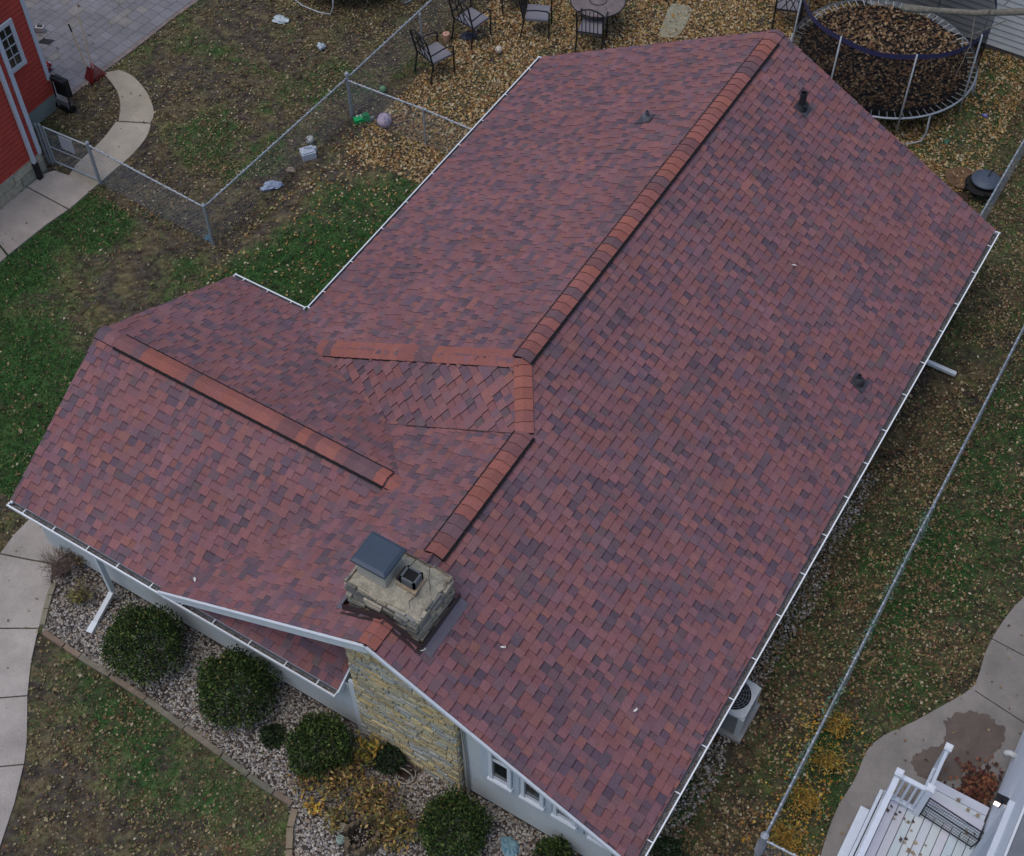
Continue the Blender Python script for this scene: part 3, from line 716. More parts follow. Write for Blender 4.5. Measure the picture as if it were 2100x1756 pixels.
# front walk split at its joints
def band(outp, inp, name, col, joints):
    mb = MB(); n = min(len(outp), len(inp))
    def samp(pl, t):
        f = t*(len(pl)-1); i = min(int(f), len(pl)-2); return pl[i].lerp(pl[i+1], f-i)
    js = [0]+joints+[1]
    for a_, b_ in zip(js[:-1], js[1:]):
        pts = [samp(outp, a_+.002+(b_-a_-.004)*i/8) for i in range(9)]+[samp(inp, b_-.002-(b_-a_-.004)*i/8) for i in range(9)]
        k = random.uniform(.96, 1.04); mb.prism([(p.x, p.y) for p in pts], -.1, .03, tuple(x*k for x in col))
    return mb.build(name, M_conc, kind='structure')
mb = MB(); fcol = lin(164, 156, 148)
fpieces = [GP([(62, 1066), (30, 1098), (2, 1136), (72, 1150), (112, 1156), (150, 1130), (230, 1100), (160, 1060)]),
           GP([(0, 1139), (70, 1153), (108, 1160), (104, 1218), (94, 1258), (80, 1289), (-60, 1289), (-90, 1180)]),
           GP([(-60, 1292), (79, 1292), (64, 1360), (57, 1427), (-80, 1438)]),
           GP([(-80, 1441), (57, 1430), (56, 1520), (50, 1568), (-80, 1580)]), GP([(-80, 1583), (49, 1571), (30, 1650), (0, 1740), (-30, 1820), (-120, 1820)])]
for c_ in fpieces: k = random.uniform(.96, 1.04); mb.prism([(p.x, p.y) for p in c_], -.1, .03, tuple(x*k for x in fcol))
mb.build('front_path', M_conc, kind='structure')
# right path
mb = MB(); rcol = lin(132, 127, 122)
mb.prism([(p.x, p.y) for p in rwalk], -.1, .026, rcol); mb.build('side_path', M_conc, kind='structure')
def joint_line(a, b, w=.014, z=.0285):
    mb = MB(); mb.bar(V((a.x, a.y, z)), V((b.x, b.y, z)), w, .004, col=(.035, .03, .028)); return mb
jm = MB()
for (a_, b_) in (((2138, 1530), (2088, 1505)), ((1998, 1418), (2170, 1530)), ((2030, 1310), (2200, 1400))):
    p, q_ = G(*a_), G(*b_); jm.bar(V((p.x, p.y, .0285)), V((q_.x, q_.y, .0285)), .014, .004, col=(.035, .03, .028))
jm.build('path_joint', M_conc, kind='structure')
wet = MB(); wp = GP([(1935, 1484), (1952, 1468), (1990, 1462), (2020, 1468), (2040, 1482), (2060, 1500), (2052, 1530), (2030, 1560), (1990, 1580), (1950, 1600), (1910, 1600), (1880, 1590), (1870, 1560), (1890, 1540), (1925, 1530), (1940, 1510)])
wp = smooth(wp+[wp[0]], 5)[:-1]; wp = [p+V((random.uniform(-.035, .035), random.uniform(-.035, .035), 0)) for p in wp]; wet.prism([(p.x, p.y) for p in wp], .020, .030, lin(94, 82, 74)); wet.build('damp_stain', mat('wet_concrete', attr=True, rough=.55, var=.2, vscale=4, spec=.4), kind='structure')
mb = MB(); mb.prism([(p.x, p.y) for p in stepst], -.05, .04, lin(140, 136, 116)); mb.build('stepping_stone', M_stone, label='flat pale stepping stone in the leaves behind the roof', cat='paving stone')
# paver patio with real joints
def pavers():
    mb = MB(); pol = ccw([(p.x, p.y) for p in patio]); a0 = G(160, 190); a1 = G(412, 0); d = V((a1.x-a0.x, a1.y-a0.y, 0)).normalized(); e = V((-d.y, d.x, 0))
    mb.prism(pol, -.1, .016, lin(84, 82, 82))
    tris = [[pol[0], pol[i], pol[i+1]] for i in range(1, len(pol)-1)]
    import mathutils
    tri = mathutils.geometry.tessellate_polygon([[V((*p, 0)) for p in pol]]); tris = [ccw([pol[i] for i in t]) for t in tri]
    v = 0.0; r = 0
    while v < 9:
        h = random.choice([.20, .20, .30]) if r > 0 else .13; x = -9+random.uniform(0, .3); r += 1
        while x < 7:
            w = (random.choice([.22, .30, .36]) if r > 1 else .20); g = .005
            q4 = [(x+g, v+g), (x+w-g, v+g), (x+w-g, v+h-g), (x+g, v+h-g)]
            wq = [(a0.x+d.x*p[0]+e.x*p[1], a0.y+d.y*p[0]+e.y*p[1]) for p in q4]
            k = random.uniform(.92, 1.06); c = tuple(z*k for z in (lin(122, 121, 124) if r > 1 else lin(126, 114, 110)))
            if random.random() < .12 and r > 1: c = tuple(z*k for z in lin(130, 126, 122))
            for t in tris:
                cp_ = clip(ccw(wq), t)
                if len(cp_) >= 3 and area(cp_) > 1e-4: mb.add([(*p, .024) for p in cp_], [tuple(range(len(cp_)))], c)
            x += w
        v += h
    return mb.build('paver_patio', M_conc, kind='structure')
pavers()
# ================================================================== LITTER: leaves, grass, gravel
EXCL_GRASS = [POLYS[k] for k in ('patio', 'w1', 'w2', 'sidew', 'fw', 'rw', 'ss', 'bed')]+[HOUSEFP]
def visible(x, y, margin=.06):
    p = np.stack([x-CAM.x, y-CAM.y, np.full_like(x, -CAM.z)], -1)@np.array(RM)
    u = p[:, 0]/-p[:, 2]*F/1050; v = p[:, 1]/-p[:, 2]*F/878
    return (np.abs(u) < 1+margin) & (np.abs(v) < 1+margin)
def scatter_pts(n):
    x = rng.uniform(gx0+1, gx1-.5, n); y = rng.uniform(gy0+.5, gy1-1, n); k = visible(x, y, .10) & ~inpoly(x, y, HOUSEFP); return x[k], y[k]
def big_mesh(name, V_, F_, cols, m, **kw):
    me = bpy.data.meshes.new(name); k = F_.shape[1]
    me.vertices.add(len(V_)); me.vertices.foreach_set('co', V_.astype(np.float32).ravel()); me.loops.add(F_.size); me.loops.foreach_set('vertex_index', F_.astype(np.int32).ravel())
    me.polygons.add(len(F_)); me.polygons.foreach_set('loop_start', np.arange(len(F_), dtype=np.int32)*k); me.polygons.foreach_set('loop_total', np.full(len(F_), k, dtype=np.int32)); me.update(calc_edges=True)
    c = np.ones((len(F_), 4), dtype=np.float32); c[:, :3] = cols; a = me.attributes.new('Col', 'FLOAT_COLOR', 'FACE'); a.data.foreach_set('color', c.ravel())
    me.polygons.foreach_set('use_smooth', np.zeros(len(F_), dtype=bool))
    me.materials.append(m); o = bpy.data.objects.new(name, me); C.objects.link(o); tag(o, kw.get('label'), kw.get('cat'), kw.get('group'), kw.get('kind'))
    if kw.get('parent') is not None: o.parent = kw['parent']
    return o
AREA = (gx1-gx0-1.5)*(gy1-gy0-1.5)
# template: a curled, five-pointed leaf of 6 triangles
LT = np.array([(0, 0, 0), (.0, 1.0, .25), (.45, .35, .05), (.95, .30, .3), (.4, -.25, .0), (.25, -.8, .2), (-.25, -.8, .15), (-.42, -.25, 0), (-.95, .35, .28), (-.42, .38, .05)])
LF = np.array([(0, 9, 1), (0, 1, 2), (0, 2, 3), (0, 3, 4), (0, 4, 5), (0, 6, 7), (0, 7, 8), (0, 8, 9)])
def leaves(name, x, y, z, size, cols, tilt=.45, **kw):
    n = len(x); a = rng.uniform(0, 2*PI, n); tx = rng.normal(0, tilt, n); ty = rng.normal(0, tilt, n)
    T = LT[None]*size[:, None, None]*np.array([1, 1, .9])
    T = T*np.stack([rng.uniform(.6, 1, n), rng.uniform(.8, 1.1, n), rng.uniform(-.3, 1.6, n)], -1)[:, None, :]
    ca, sa = np.cos(a)[:, None], np.sin(a)[:, None]
    px = T[..., 0]*ca-T[..., 1]*sa; py = T[..., 0]*sa+T[..., 1]*ca; pz = T[..., 2]+px*np.sin(tx)[:, None]+py*np.sin(ty)[:, None]
    pz = pz-pz.min(1, keepdims=True)
    Vv = np.stack([px+x[:, None], py+y[:, None], pz+z[:, None]], -1).reshape(-1, 3)
    Ff = (LF[None]+(np.arange(n)*len(LT))[:, None, None]).reshape(-1, 3)
    cc = np.repeat(cols, len(LF), axis=0)*rng.uniform(.88, 1.1, (n*len(LF), 1))
    return big_mesh(name, Vv, Ff, cc, M_leaf, **kw)
TAN = np.array([lin(184, 152, 102), lin(196, 166, 112), lin(170, 134, 86), lin(142, 110, 74), lin(196, 176, 134), lin(150, 104, 66), lin(120, 88, 60), lin(172, 136, 72), lin(205, 190, 158)])
BRN = np.array([lin(136, 114, 78), lin(104, 88, 62), lin(158, 138, 98), lin(92, 74, 56), lin(128, 92, 68), lin(166, 150, 118), lin(104, 76, 60), lin(84, 80, 56)])
YEL = np.array([lin(196, 158, 60), lin(186, 136, 56), lin(204, 172, 84), lin(170, 116, 50), lin(160, 150, 70)])
x, y = scatter_pts(int(AREA*900)); g_, l_ = fields(x, y)
hard = np.zeros(len(x), bool); bedm = inpoly(x, y, POLYS['bed'])
for k in ('patio', 'w1', 'w2', 'sidew', 'fw', 'rw'): hard |= inpoly(x, y, POLYS[k])
yb = np.clip(blobs(x, y, [(1700, 1500, .28, 1), (1680, 1590, .3, 1), (1640, 1660, .3, 1), (1620, 1740, .3, 1)]), 0, 1)
l_ = l_+120*yb
l_ = np.where(hard, 4, l_); l_ = np.where(bedm, 26, l_)
l_ = np.where(inpoly(x, y, POLYS['rw']), 9, l_)
clump = np.clip(-.05+1.1*vnoise(x, y, .35, 55)+1.1*vnoise(x, y, .9, 56), .2, 2.0)
keep = rng.uniform(0, 900, len(x)) < l_*clump*np.where(hard | bedm, 1, 1.55)
x, y, yb, hard = x[keep], y[keep], yb[keep], hard[keep]; n = len(x)
tan = ((y > 11) & (x > -13) & (x < -1)) | ((x > -13.3) & (x < -9.6) & (y > 5.5) & (y < 12))
ci = rng.integers(0, 9, n); cols = np.where(tan[:, None], TAN[ci], BRN[ci % 8])
OLI = np.array([lin(120, 112, 70), lin(134, 120, 82), lin(104, 96, 62), lin(146, 130, 96), lin(112, 84, 60), lin(92, 96, 56), lin(84, 70, 54), lin(160, 148, 112)])
oy = ((x < -13) | (y < 1)) & (rng.uniform(0, 1, n) < .5); cols[oy] = OLI[ci[oy] % 8]; ym = rng.uniform(0, 1, n) < yb*.7; cols[ym] = YEL[ci[ym] % 5]
pale = rng.uniform(0, 1, n) < .03; cols[pale] = lin(196, 184, 156)
cols = cols*rng.uniform(.75, 1.08, (n, 1))*.92
size = np.where(tan, rng.uniform(.022, .040, n), rng.uniform(.014, .036, n))*np.where(rng.uniform(0, 1, n) < .06, 1.5, 1)
leaves('fallen_leaves', x, y, np.where(hard, .032, .012)+rng.uniform(0, .015, n), size, cols, kind='stuff', label='fallen brown and tan autumn leaves scattered over the yards', cat='leaves')
# leaf pile by the neighbour's step
pp = [G(2006+random.gauss(0, 27), 1628+random.gauss(0, 24), .05) for _ in range(900)]
x = np.array([p.x for p in pp]); y = np.array([p.y for p in pp]); k = (x < 3.96) & (y > 4.02); x, y = x[k], y[k]; n = len(x)
PIL = np.array([lin(110, 64, 50), lin(84, 50, 42), lin(140, 92, 66), lin(64, 42, 38), lin(120, 90, 64)])
leaves('leaf_pile', x, y, .03+rng.uniform(0, .10, n), rng.uniform(.03, .055, n), PIL[rng.integers(0, 5, n)], tilt=.7, kind='stuff', label='heap of dark red brown leaves between the white steps and house', cat='leaves')
# grass blades
x, y = scatter_pts(int(AREA*2000)); g_, l_ = fields(x, y)
ex = np.zeros(len(x), bool)
for pl in EXCL_GRASS: ex |= inpoly(x, y, pl)
cl = vnoise(x, y, .16, 91)
keep = (~ex) & (rng.uniform(0, 1, len(x)) < np.clip(g_*1.15-.12+(cl-.5)*.5, 0, 1)*.62)
x, y, g_ = x[keep], y[keep], g_[keep]; n = len(x)
a = rng.uniform(0, 2*PI, n); h = rng.uniform(.02, .05, n)*(.6+.6*g_); w = rng.uniform(.007, .014, n); ln_ = rng.uniform(.025, .07, n); b = rng.uniform(0, 2*PI, n)
P1 = np.stack([x-np.cos(a)*w, y-np.sin(a)*w, np.zeros(n)], -1); P2_ = np.stack([x+np.cos(a)*w, y+np.sin(a)*w, np.zeros(n)], -1); P3 = np.stack([x+np.cos(b)*ln_, y+np.sin(b)*ln_, h], -1)
Vv = np.stack([P1, P2_, P3], 1).reshape(-1, 3); Ff = np.arange(3*n).reshape(-1, 3)
GC = np.array([lin(64, 102, 54), lin(84, 120, 62), lin(52, 88, 46), lin(116, 122, 76), lin(146, 136, 100), lin(78, 102, 62)])
pr = np.clip((g_-.25)*1.6, 0, 1); gi = rng.integers(0, 3, n); di = rng.integers(2, 6, n); cols = np.where((rng.uniform(0, 1, n) < pr)[:, None], GC[gi], GC[di])*rng.uniform(.5, 1.3, (n, 1))*(.75+.5*vnoise(x, y, .25, 17))[:, None]
big_mesh('grass', Vv, Ff, cols, M_grass, kind='stuff', label='short patchy green lawn grass around the house', cat='grass')
# gravel
OC = np.array([(1, 0, 0), (0, 1, 0), (-1, 0, 0), (0, -1, 0), (0, 0, 1), (.72, .72, .1), (-.7, .7, .15), (-.7, -.7, .1), (.7, -.72, .1)])
OF = np.array([(0, 5, 4), (5, 1, 4), (1, 6, 4), (6, 2, 4), (2, 7, 4), (7, 3, 4), (3, 8, 4), (8, 0, 4)])
x, y = scatter_pts(int(AREA*1500))
inb = inpoly(x, y, POLYS['bed']) | ((x > -.5) & (x < .10+.22*vnoise(x, y, .5, 3)) & (y > 0) & (y < 9) & (rng.uniform(0, 1, len(x)) < .45)) | ((x > -11.4) & (x < -9.3) & (y < .35) & (y > -.5) & ~inpoly(x, y, POLYS['fw']))
x, y = x[inb], y[inb]; n = len(x); s = rng.uniform(.012, .027, n)
an = rng.uniform(0, 2*PI, n); st_ = rng.uniform(.6, 1.0, n)
T = OC[None]*s[:, None, None]; T = T*rng.uniform(.85, 1.15, (n, 9, 1)); tx = T[..., 0]; ty = T[..., 1]*st_[:, None]; tz = T[..., 2]*.75
Vv = np.stack([tx*np.cos(an)[:, None]-ty*np.sin(an)[:, None]+x[:, None], tx*np.sin(an)[:, None]+ty*np.cos(an)[:, None]+y[:, None], tz+.012+rng.uniform(0, .016, (n, 1))], -1).reshape(-1, 3)
Ff = (OF[None]+(np.arange(n)*9)[:, None, None]).reshape(-1, 3)
GRV = np.array([lin(172, 166, 156), lin(142, 134, 128), lin(196, 188, 174), lin(116, 106, 100), lin(164, 146, 126), lin(136, 134, 134), lin(100, 90, 84), lin(184, 180, 176)])
cols = np.repeat(GRV[rng.integers(0, 8, n)]*rng.uniform(.7, 1.05, (n, 1)), 8, axis=0)
big_mesh('gravel', Vv, Ff, cols, mat('pebble', attr=True, rough=.8, var=0), kind='stuff', label='pale river gravel filling the planting bed and house edge', cat='gravel')
mb = MB(); mb.prism([(p.x, p.y) for p in bed], -.1, .009, lin(64, 58, 54)); mb.build('planting_bed', M_conc, kind='structure')
# ================================================================== SHRUBS AND PLANTS
def leaf_cloud(cx, cy, cz, rx, ry, rz, n, size, pal, shell=.55, lump=.16, upbias=.4, seed=0):
    r = np.random.default_rng(seed); d = r.normal(0, 1, (n, 3)); d[:, 2] += .15; d /= np.linalg.norm(d, axis=1, keepdims=True); d[:, 2] = np.where(d[:, 2] < -.55, -d[:, 2], d[:, 2])
    lm = 1+lump*(np.sin(d[:, 0]*5+seed)*np.cos(d[:, 1]*6+seed*2)+np.sin(d[:, 2]*7+d[:, 0]*4)*.6)
    rad = (shell+(1-shell)*r.uniform(0, 1, n)**.45)*lm*(1+r.normal(0, .03, n))
    p = d*rad[:, None]*np.array([rx, ry, rz])+np.array([cx, cy, cz])
    p[:, 2] = np.maximum(p[:, 2], .02)
    t = r.normal(0, 1, (n, 3))+d*.9+np.array([0, 0, upbias]); t /= np.linalg.norm(t, axis=1, keepdims=True)
    b = np.cross(t, r.normal(0, 1, (n, 3))); b /= np.linalg.norm(b, axis=1, keepdims=True)
    s = size*r.uniform(.6, 1.3, n)[:, None]; w = s*.30
    Vv = np.stack([p-b*w, p+t*s*.5-b*w*.2+b*w*.0, p+b*w, p+t*s], 1)
    Vv = np.stack([p, p+t*s*.45-b*w, p+t*s, p+t*s*.45+b*w], 1).reshape(-1, 3); Ff = np.arange(4*n).reshape(-1, 4)
    cols = pal[r.integers(0, len(pal), n)]*r.uniform(.6, 1.25, (n, 1))
    cols *= (.75+.5*vnoise(p[:, 0]*1.0+9, p[:, 1]+p[:, 2]+9, .13, seed))[:, None]
    dead = r.uniform(0, 1, n) < .02; cols[dead] = lin(128, 112, 72)
    return Vv, Ff, cols
EVG = np.array([lin(56, 76, 40), lin(46, 66, 34), lin(72, 92, 46), lin(36, 52, 28), lin(92, 106, 56)])
def shrub(px, py, rx, rz, label, seed, n=9000, pal=EVG, name='round_shrub', size=.05, cat='shrub', grp='round evergreen shrubs in the gravel bed', ry=None):
    g = G(px, py, rz*.9); ry = ry or rx
    t = thing(name, label, cat, (g.x, g.y, 0), grp)
    Vv, Ff, cols = leaf_cloud(0, 0, rz*.85, rx, ry, rz, n, size, pal, seed=seed, shell=.5, lump=.12)
    big_mesh('foliage', Vv, Ff, cols, M_grass, parent=t)
    mb = MB(); bc = (.05, .035, .025)
    for i in range(9):
        a = 2*PI*i/9+random.random(); mb.tube([(0, 0, 0), (math.cos(a)*rx*.3, math.sin(a)*ry*.3, rz*.7), (math.cos(a)*rx*.62, math.sin(a)*ry*.62, rz*1.2)], [.02, .014, .006], 5, bc)
    mb.build('branch', M_bark, t, origin=(g.x, g.y, 0)); return t
shrub(297, 1318, .63, .62, 'largest round green shrub, left of the row beside the white downspout', 1)
shrub(482, 1413, .62, .62, 'second round green shrub from the left along the front gravel bed', 2)
shrub(657, 1532, .50, .52, 'round green shrub below the corner of the yellow stone wall', 3, n=7000)
shrub(930, 1700, .50, .56, 'round green shrub at the foot of the stone wall near the front windows', 4, n=7500, ry=.55)
shrub(1135, 1762, .30, .34, 'low green shrub by the pale siding at the bottom edge', 5, n=2600)
DKP = np.array([lin(48, 66, 44), lin(66, 84, 54), lin(38, 50, 34)])
shrub(560, 1510, .2, .05, 'small low dark ground plant between two round shrubs', 6, n=1200, pal=DKP, name='ground_plant', cat='plant', grp=None)
shrub(800, 1556, .24, .22, 'small dark leafy plant at the base of the stone wall', 7, n=1400, pal=DKP, name='ground_plant', cat='plant', grp=None)
shrub(1370, 1745, .22, .2, 'small green plant under the gutter at the bottom edge', 8, n=900, pal=DKP, name='ground_plant', cat='plant', grp=None)
def stems(px, py, label, name, n, h, spread, cs, leafpal=None, ln=0, lsize=.05, seed=0, cat='plant', r0=.008, branch=3, lsh=1.0):
    g = G(px, py); rr = random.Random(seed); mb = MB(); tips = []
    for i in range(n):
        a = rr.uniform(0, 2*PI); sp = spread*rr.uniform(.25, 1); hh = h*rr.uniform(.6, 1.1)
        p0 = V((rr.uniform(-.05, .05), rr.uniform(-.05, .05), 0)); p2 = V((math.cos(a)*sp, math.sin(a)*sp, hh)); p1 = p0.lerp(p2, .5)+V((rr.uniform(-.05, .05), rr.uniform(-.05, .05), .06))
        mb.tube([p0, p1, p2], [r0, r0*.7, r0*.4], 4, rr.choice(cs)); tips.append((p1, p2))
        for k in range(branch):
            b0 = p1.lerp(p2, rr.random()); b1 = b0+V((rr.uniform(-1, 1), rr.uniform(-1, 1), rr.uniform(.1, 1)))*.16
            mb.tube([b0, b1], [r0*.5, r0*.25], 3, rr.choice(cs)); tips.append((b0, b1))
    t = thing(name, label, cat, (g.x, g.y, 0)); mb.build('stem', M_bark, t, origin=(g.x, g.y, 0)).location = (0, 0, 0)
    for v in t.children[0].data.vertices: v.co += Vector((g.x, g.y, 0))
    if leafpal is not None:
        P_ = []; 
        for _ in range(ln):
            a_, b_ = rr.choice(tips); q = a_.lerp(b_, rr.uniform(.2, 1.1)); P_.append((q.x+rr.gauss(0, .03), q.y+rr.gauss(0, .03), max(.02, q.z+rr.gauss(0, .03))))
        P_ = np.array(P_); r = np.random.default_rng(seed); tt = r.normal(0, 1, (ln, 3))+np.array([0, 0, .2]); tt /= np.linalg.norm(tt, axis=1, keepdims=True)
        b = np.cross(tt, r.normal(0, 1, (ln, 3))); b /= np.linalg.norm(b, axis=1, keepdims=True); s = lsize*r.uniform(.5, 1.3, ln)[:, None]
        Vv = np.stack([P_, P_+tt*s*.45-b*s*.24*lsh, P_+tt*s, P_+tt*s*.45+b*s*.24*lsh], 1).reshape(-1, 3)
        big_mesh('foliage', Vv, np.arange(4*ln).reshape(-1, 4), leafpal[r.integers(0, len(leafpal), ln)]*r.uniform(.75, 1.1, (ln, 1)), M_leaf, parent=t, kind='stuff')
    return t
TW = [(.16, .11, .10), (.22, .16, .14), (.10, .07, .06)]
# fix for stem origin: stems are modelled around the thing's base
def stems2(*a, **k):
    t = stems(*a, **k)
    for ch in t.children:
        if ch.name.startswith('stem'):
            for v in ch.data.vertices: v.co -= Vector((0, 0, 0))
    return t
OLV = np.array([lin(140, 132, 70), lin(116, 112, 60), lin(150, 140, 90), lin(90, 84, 50)])
ORG = np.array([lin(176, 142, 78), lin(150, 116, 66), lin(186, 158, 100), lin(136, 106, 72), lin(126, 122, 66), lin(104, 82, 60), lin(96, 104, 58)])
stems(135, 1180, 'leafless grey twiggy bush beside the front path', 'bare_bush', 46, .42, .42, TW, seed=3, cat='shrub', branch=7, r0=.007)
stems(176, 1152, 'brown half-bare bush under the wing gutter', 'thin_bush', 26, .4, .30, TW, np.array([lin(120, 104, 66), lin(96, 84, 52), lin(136, 120, 84)]), 420, .05, seed=4, cat='shrub')
stems(170, 1236, 'olive yellow grassy clump in gravel near the downspout outlet', 'yellowing_clump', 30, .24, .22, TW, OLV, 420, .07, seed=5, lsh=.5)
stems(700, 1600, 'orange brown wilted perennial left of the small planter by the stone wall', 'wilted_perennial', 44, .42, .46, TW, ORG, 800, .08, seed=6)
stems(760, 1560, 'yellow green wilted perennial touching the stone wall', 'wilted_perennial', 18, .34, .24, TW, np.array([lin(150, 140, 64), lin(176, 140, 62), lin(110, 116, 54)]), 220, .10, seed=16)
stems(770, 1655, 'orange brown wilted perennial behind the hollow tree stump', 'wilted_perennial', 50, .42, .50, TW, ORG, 900, .08, seed=7)
stems(812, 1712, 'drooping olive and brown perennial right of the hollow stump', 'wilted_perennial', 30, .32, .34, TW, np.vstack([ORG, OLV]), 640, .085, seed=8)
stems(690, 1690, 'yellow green wilted perennial left of the hollow stump', 'wilted_perennial', 18, .28, .2, TW, np.vstack([ORG[:2], OLV]), 240, .08, seed=18)
stems(626, 1612, 'yellow weedy plant over the corner of the timber edging', 'weedy_plant', 16, .2, .2, TW, np.array([lin(150, 140, 70), lin(120, 120, 60), lin(180, 130, 60)]), 160, .07, seed=9)
stems(650, 1660, 'small bright orange leaved plant at the bend of the timber edging', 'weedy_plant', 10, .16, .12, TW, YEL, 90, .09, seed=10)
for i, (px, py, lb) in enumerate(((1706, 1492, 'uppermost'), (1690, 1570, 'second from the top'), (1648, 1650, 'second from the bottom'), (1612, 1730, 'lowest'))):
    stems(px, py, 'golden grass clump by the right wire fence, %s of four' % lb, 'golden_grass_clump', 26, .16, .26, [lin(170, 130, 60), lin(140, 120, 60)], np.vstack([YEL, OLV]), 420, .08, seed=20+i, lsh=.45)
# hollow stump planter, rosette ornament, hoop, blue scrap
g = G(742, 1712, .2); st = thing('tree_stump', 'weathered hollow tree stump planter with dark centre among wilted plants', 'stump', (g.x, g.y, 0))
mb = MB(); n = 18
for i in range(n):
    a0_, a1_ = 2*PI*i/n, 2*PI*(i+1)/n
    if i in (10,): continue
    r0_ = .27+.04*math.sin(i*2.3); h_ = .22+.06*math.sin(i*1.7); k = random.uniform(.8, 1.15); c = tuple(x*k for x in lin(104, 92, 74))
    o0, o1 = V((g.x+math.cos(a0_)*r0_, g.y+math.sin(a0_)*r0_*1.1, 0)), V((g.x+math.cos(a1_)*r0_, g.y+math.sin(a1_)*r0_*1.1, 0)); ctr = V((g.x, g.y, 0))
    i0, i1 = o0.lerp(ctr, .30), o1.lerp(ctr, .30); U = V((0, 0, h_)); i0 = i0; 
    mb.add([o0, o1, i1, i0, o0.lerp(ctr, .08)+U, o1.lerp(ctr, .08)+U, i1+U, i0+U], [(4, 5, 6, 7), (0, 1, 5, 4), (2, 3, 7, 6), (1, 2, 6, 5), (0, 4, 7, 3)], c)
mb.build('shell', M_bark, st); mb = MB(); mb.prism([(g.x+math.cos(2*PI*i/14)*.2, g.y+math.sin(2*PI*i/14)*.21) for i in range(14)], .0, .03, (.015, .011, .009)); mb.build('hollow', M_bark, st)
def rosette(px, py, z, r, col, label):
    g = G(px, py, z); mb = MB()
    mb.tube([(g.x+r*.9*(1-i/26)*math.cos(i*.55), g.y+r*.9*(1-i/26)*math.sin(i*.55), z+.02*math.sin(i*.2)+i*.0015) for i in range(24)], r*.16, 7, col)
    mb.lathe((g.x, g.y, z-.05), [(r*.5, 0), (r*.95, .025), (r*.9, .05)], 16, tuple(c*.8 for c in col))
    mb.build('stone_rosette', M_attr, None, True, label, 'garden ornament', 'pale rosettes by the stump', origin=(g.x, g.y, z-.05))
rosette(701, 1697, .16, .075, lin(176, 172, 146), 'upper pale spiral stone rosette left of the hollow stump')
rosette(698, 1722, .14, .072, lin(150, 168, 158), 'lower grey green spiral stone rosette at the bottom edge')
mb = MB(); g = G(832, 1586, .1); mb.ring((g.x, g.y, .05), .15, .009, 30, 6, (.42, .38, .32)); mb.tube([(g.x+.15*math.cos(t), g.y, .05+.18*math.sin(t)) for t in [i*PI/10 for i in range(11)]], .008, 6, (.42, .38, .32))
mb.build('wire_hoop', M_attr, None, True, 'round wire plant hoop on gravel by the stone wall', 'hoop', origin=(g.x, g.y, 0))
mb = MB(); g = G(832, 1584); mb.lathe((g.x, g.y, .0), [(.10, .01), (.13, .10), (.115, .10), (.10, .04)], 18, (.05, .03, .025)); mb.build('flower_pot', M_attr, None, True, 'dark sunken flower pot inside the wire hoop', 'pot', origin=(g.x, g.y, 0))
def crumple(name, px, py, r, col, label, cat, seed, h=.4, el=1.0, rz=0, grp=None, col2=None, z=.0):
    g = G(px, py, z+r*h*.5); rr = random.Random(seed); mb = MB(); nu, nv_ = 16, 9; vs = []
    for j in range(nv_):
        th = PI*j/(nv_-1)
        for i in range(nu):
            ph = 2*PI*i/nu; k = 1+rr.uniform(-.22, .22)+.12*math.sin(3*ph+seed)
            x_ = r*el*math.sin(th)*math.cos(ph)*k; y_ = r*math.sin(th)*math.sin(ph)*k; z_ = r*h*(math.cos(th)*k)+r*h
            vs.append((g.x+x_*math.cos(rz)-y_*math.sin(rz), g.y+x_*math.sin(rz)+y_*math.cos(rz), max(.005, z+z_)))
    for j in range(nv_-1):
        for i in range(nu):
            a_, b_ = j*nu+i, j*nu+(i+1) % nu; c = col2 if (col2 and rr.random() < .3) else col; k = rr.uniform(.85, 1.1)
            mb.add([vs[a_], vs[b_], vs[b_+nu], vs[a_+nu]], [(0, 3, 2, 1)], tuple(x*k for x in c))
    return mb.build(name, M_attr, None, False, label, cat, grp, origin=(g.x, g.y, 0))
crumple('plastic_bag', 575, 42, .13, (.38, .46, .48), 'crumpled pale plastic bag lying farthest up the left yard', 'plastic bag', 1, .4, 1.5, .3, 'plastic bags littering the left yard', (.5, .56, .58))
crumple('plastic_bag', 659, 98, .10, (.38, .46, .52), 'small upright crumpled plastic bag in the left yard near the fence line', 'plastic bag', 2, .7, .9, 1, 'plastic bags littering the left yard', (.52, .58, .62))
crumple('plastic_bag', 557, 383, .12, (.34, .40, .50), 'long bluish crumpled plastic bag against the wire fence', 'plastic bag', 3, .4, 1.9, .9, 'plastic bags littering the left yard', (.22, .28, .42))
crumple('plastic_bag', 1045, 1738, .12, lin(120, 150, 160), 'pale blue crumpled bag on gravel below the front windows', 'plastic bag', 4, .4, 1.6, -.5, None, lin(90, 130, 150))
crumple('candy_wrapper', 2020, 238, .055, lin(92, 96, 160), 'small blue and white wrapper in leaves right of the trampoline', 'wrapper', 5, .5, 1.2, 0, None, (.6, .6, .65))
crumple('plastic_scrap', 1941, 291, .07, lin(70, 110, 92), 'small dull green plastic scrap below the trampoline frame', 'scrap', 6, .4, .8, 0, None)
crumple('dark_cloth', 1032-10, 76, .13, lin(52, 52, 66), 'dark crumpled cloth on leaves between two black chairs', 'cloth', 7, .35, 1.3, .4, None) if False else None
crumple('dark_cloth', 960, 76, .15, lin(46, 48, 62), 'dark crumpled cloth on leaves between two black chairs', 'cloth', 7, .35, 1.3, .4, None)
crumple('blue_cap', 428, 490, .085, lin(96, 140, 160), 'dull blue plastic lid at the foot of the corner fence post', 'lid', 8, .7, .9, 0, None, lin(80, 110, 120))
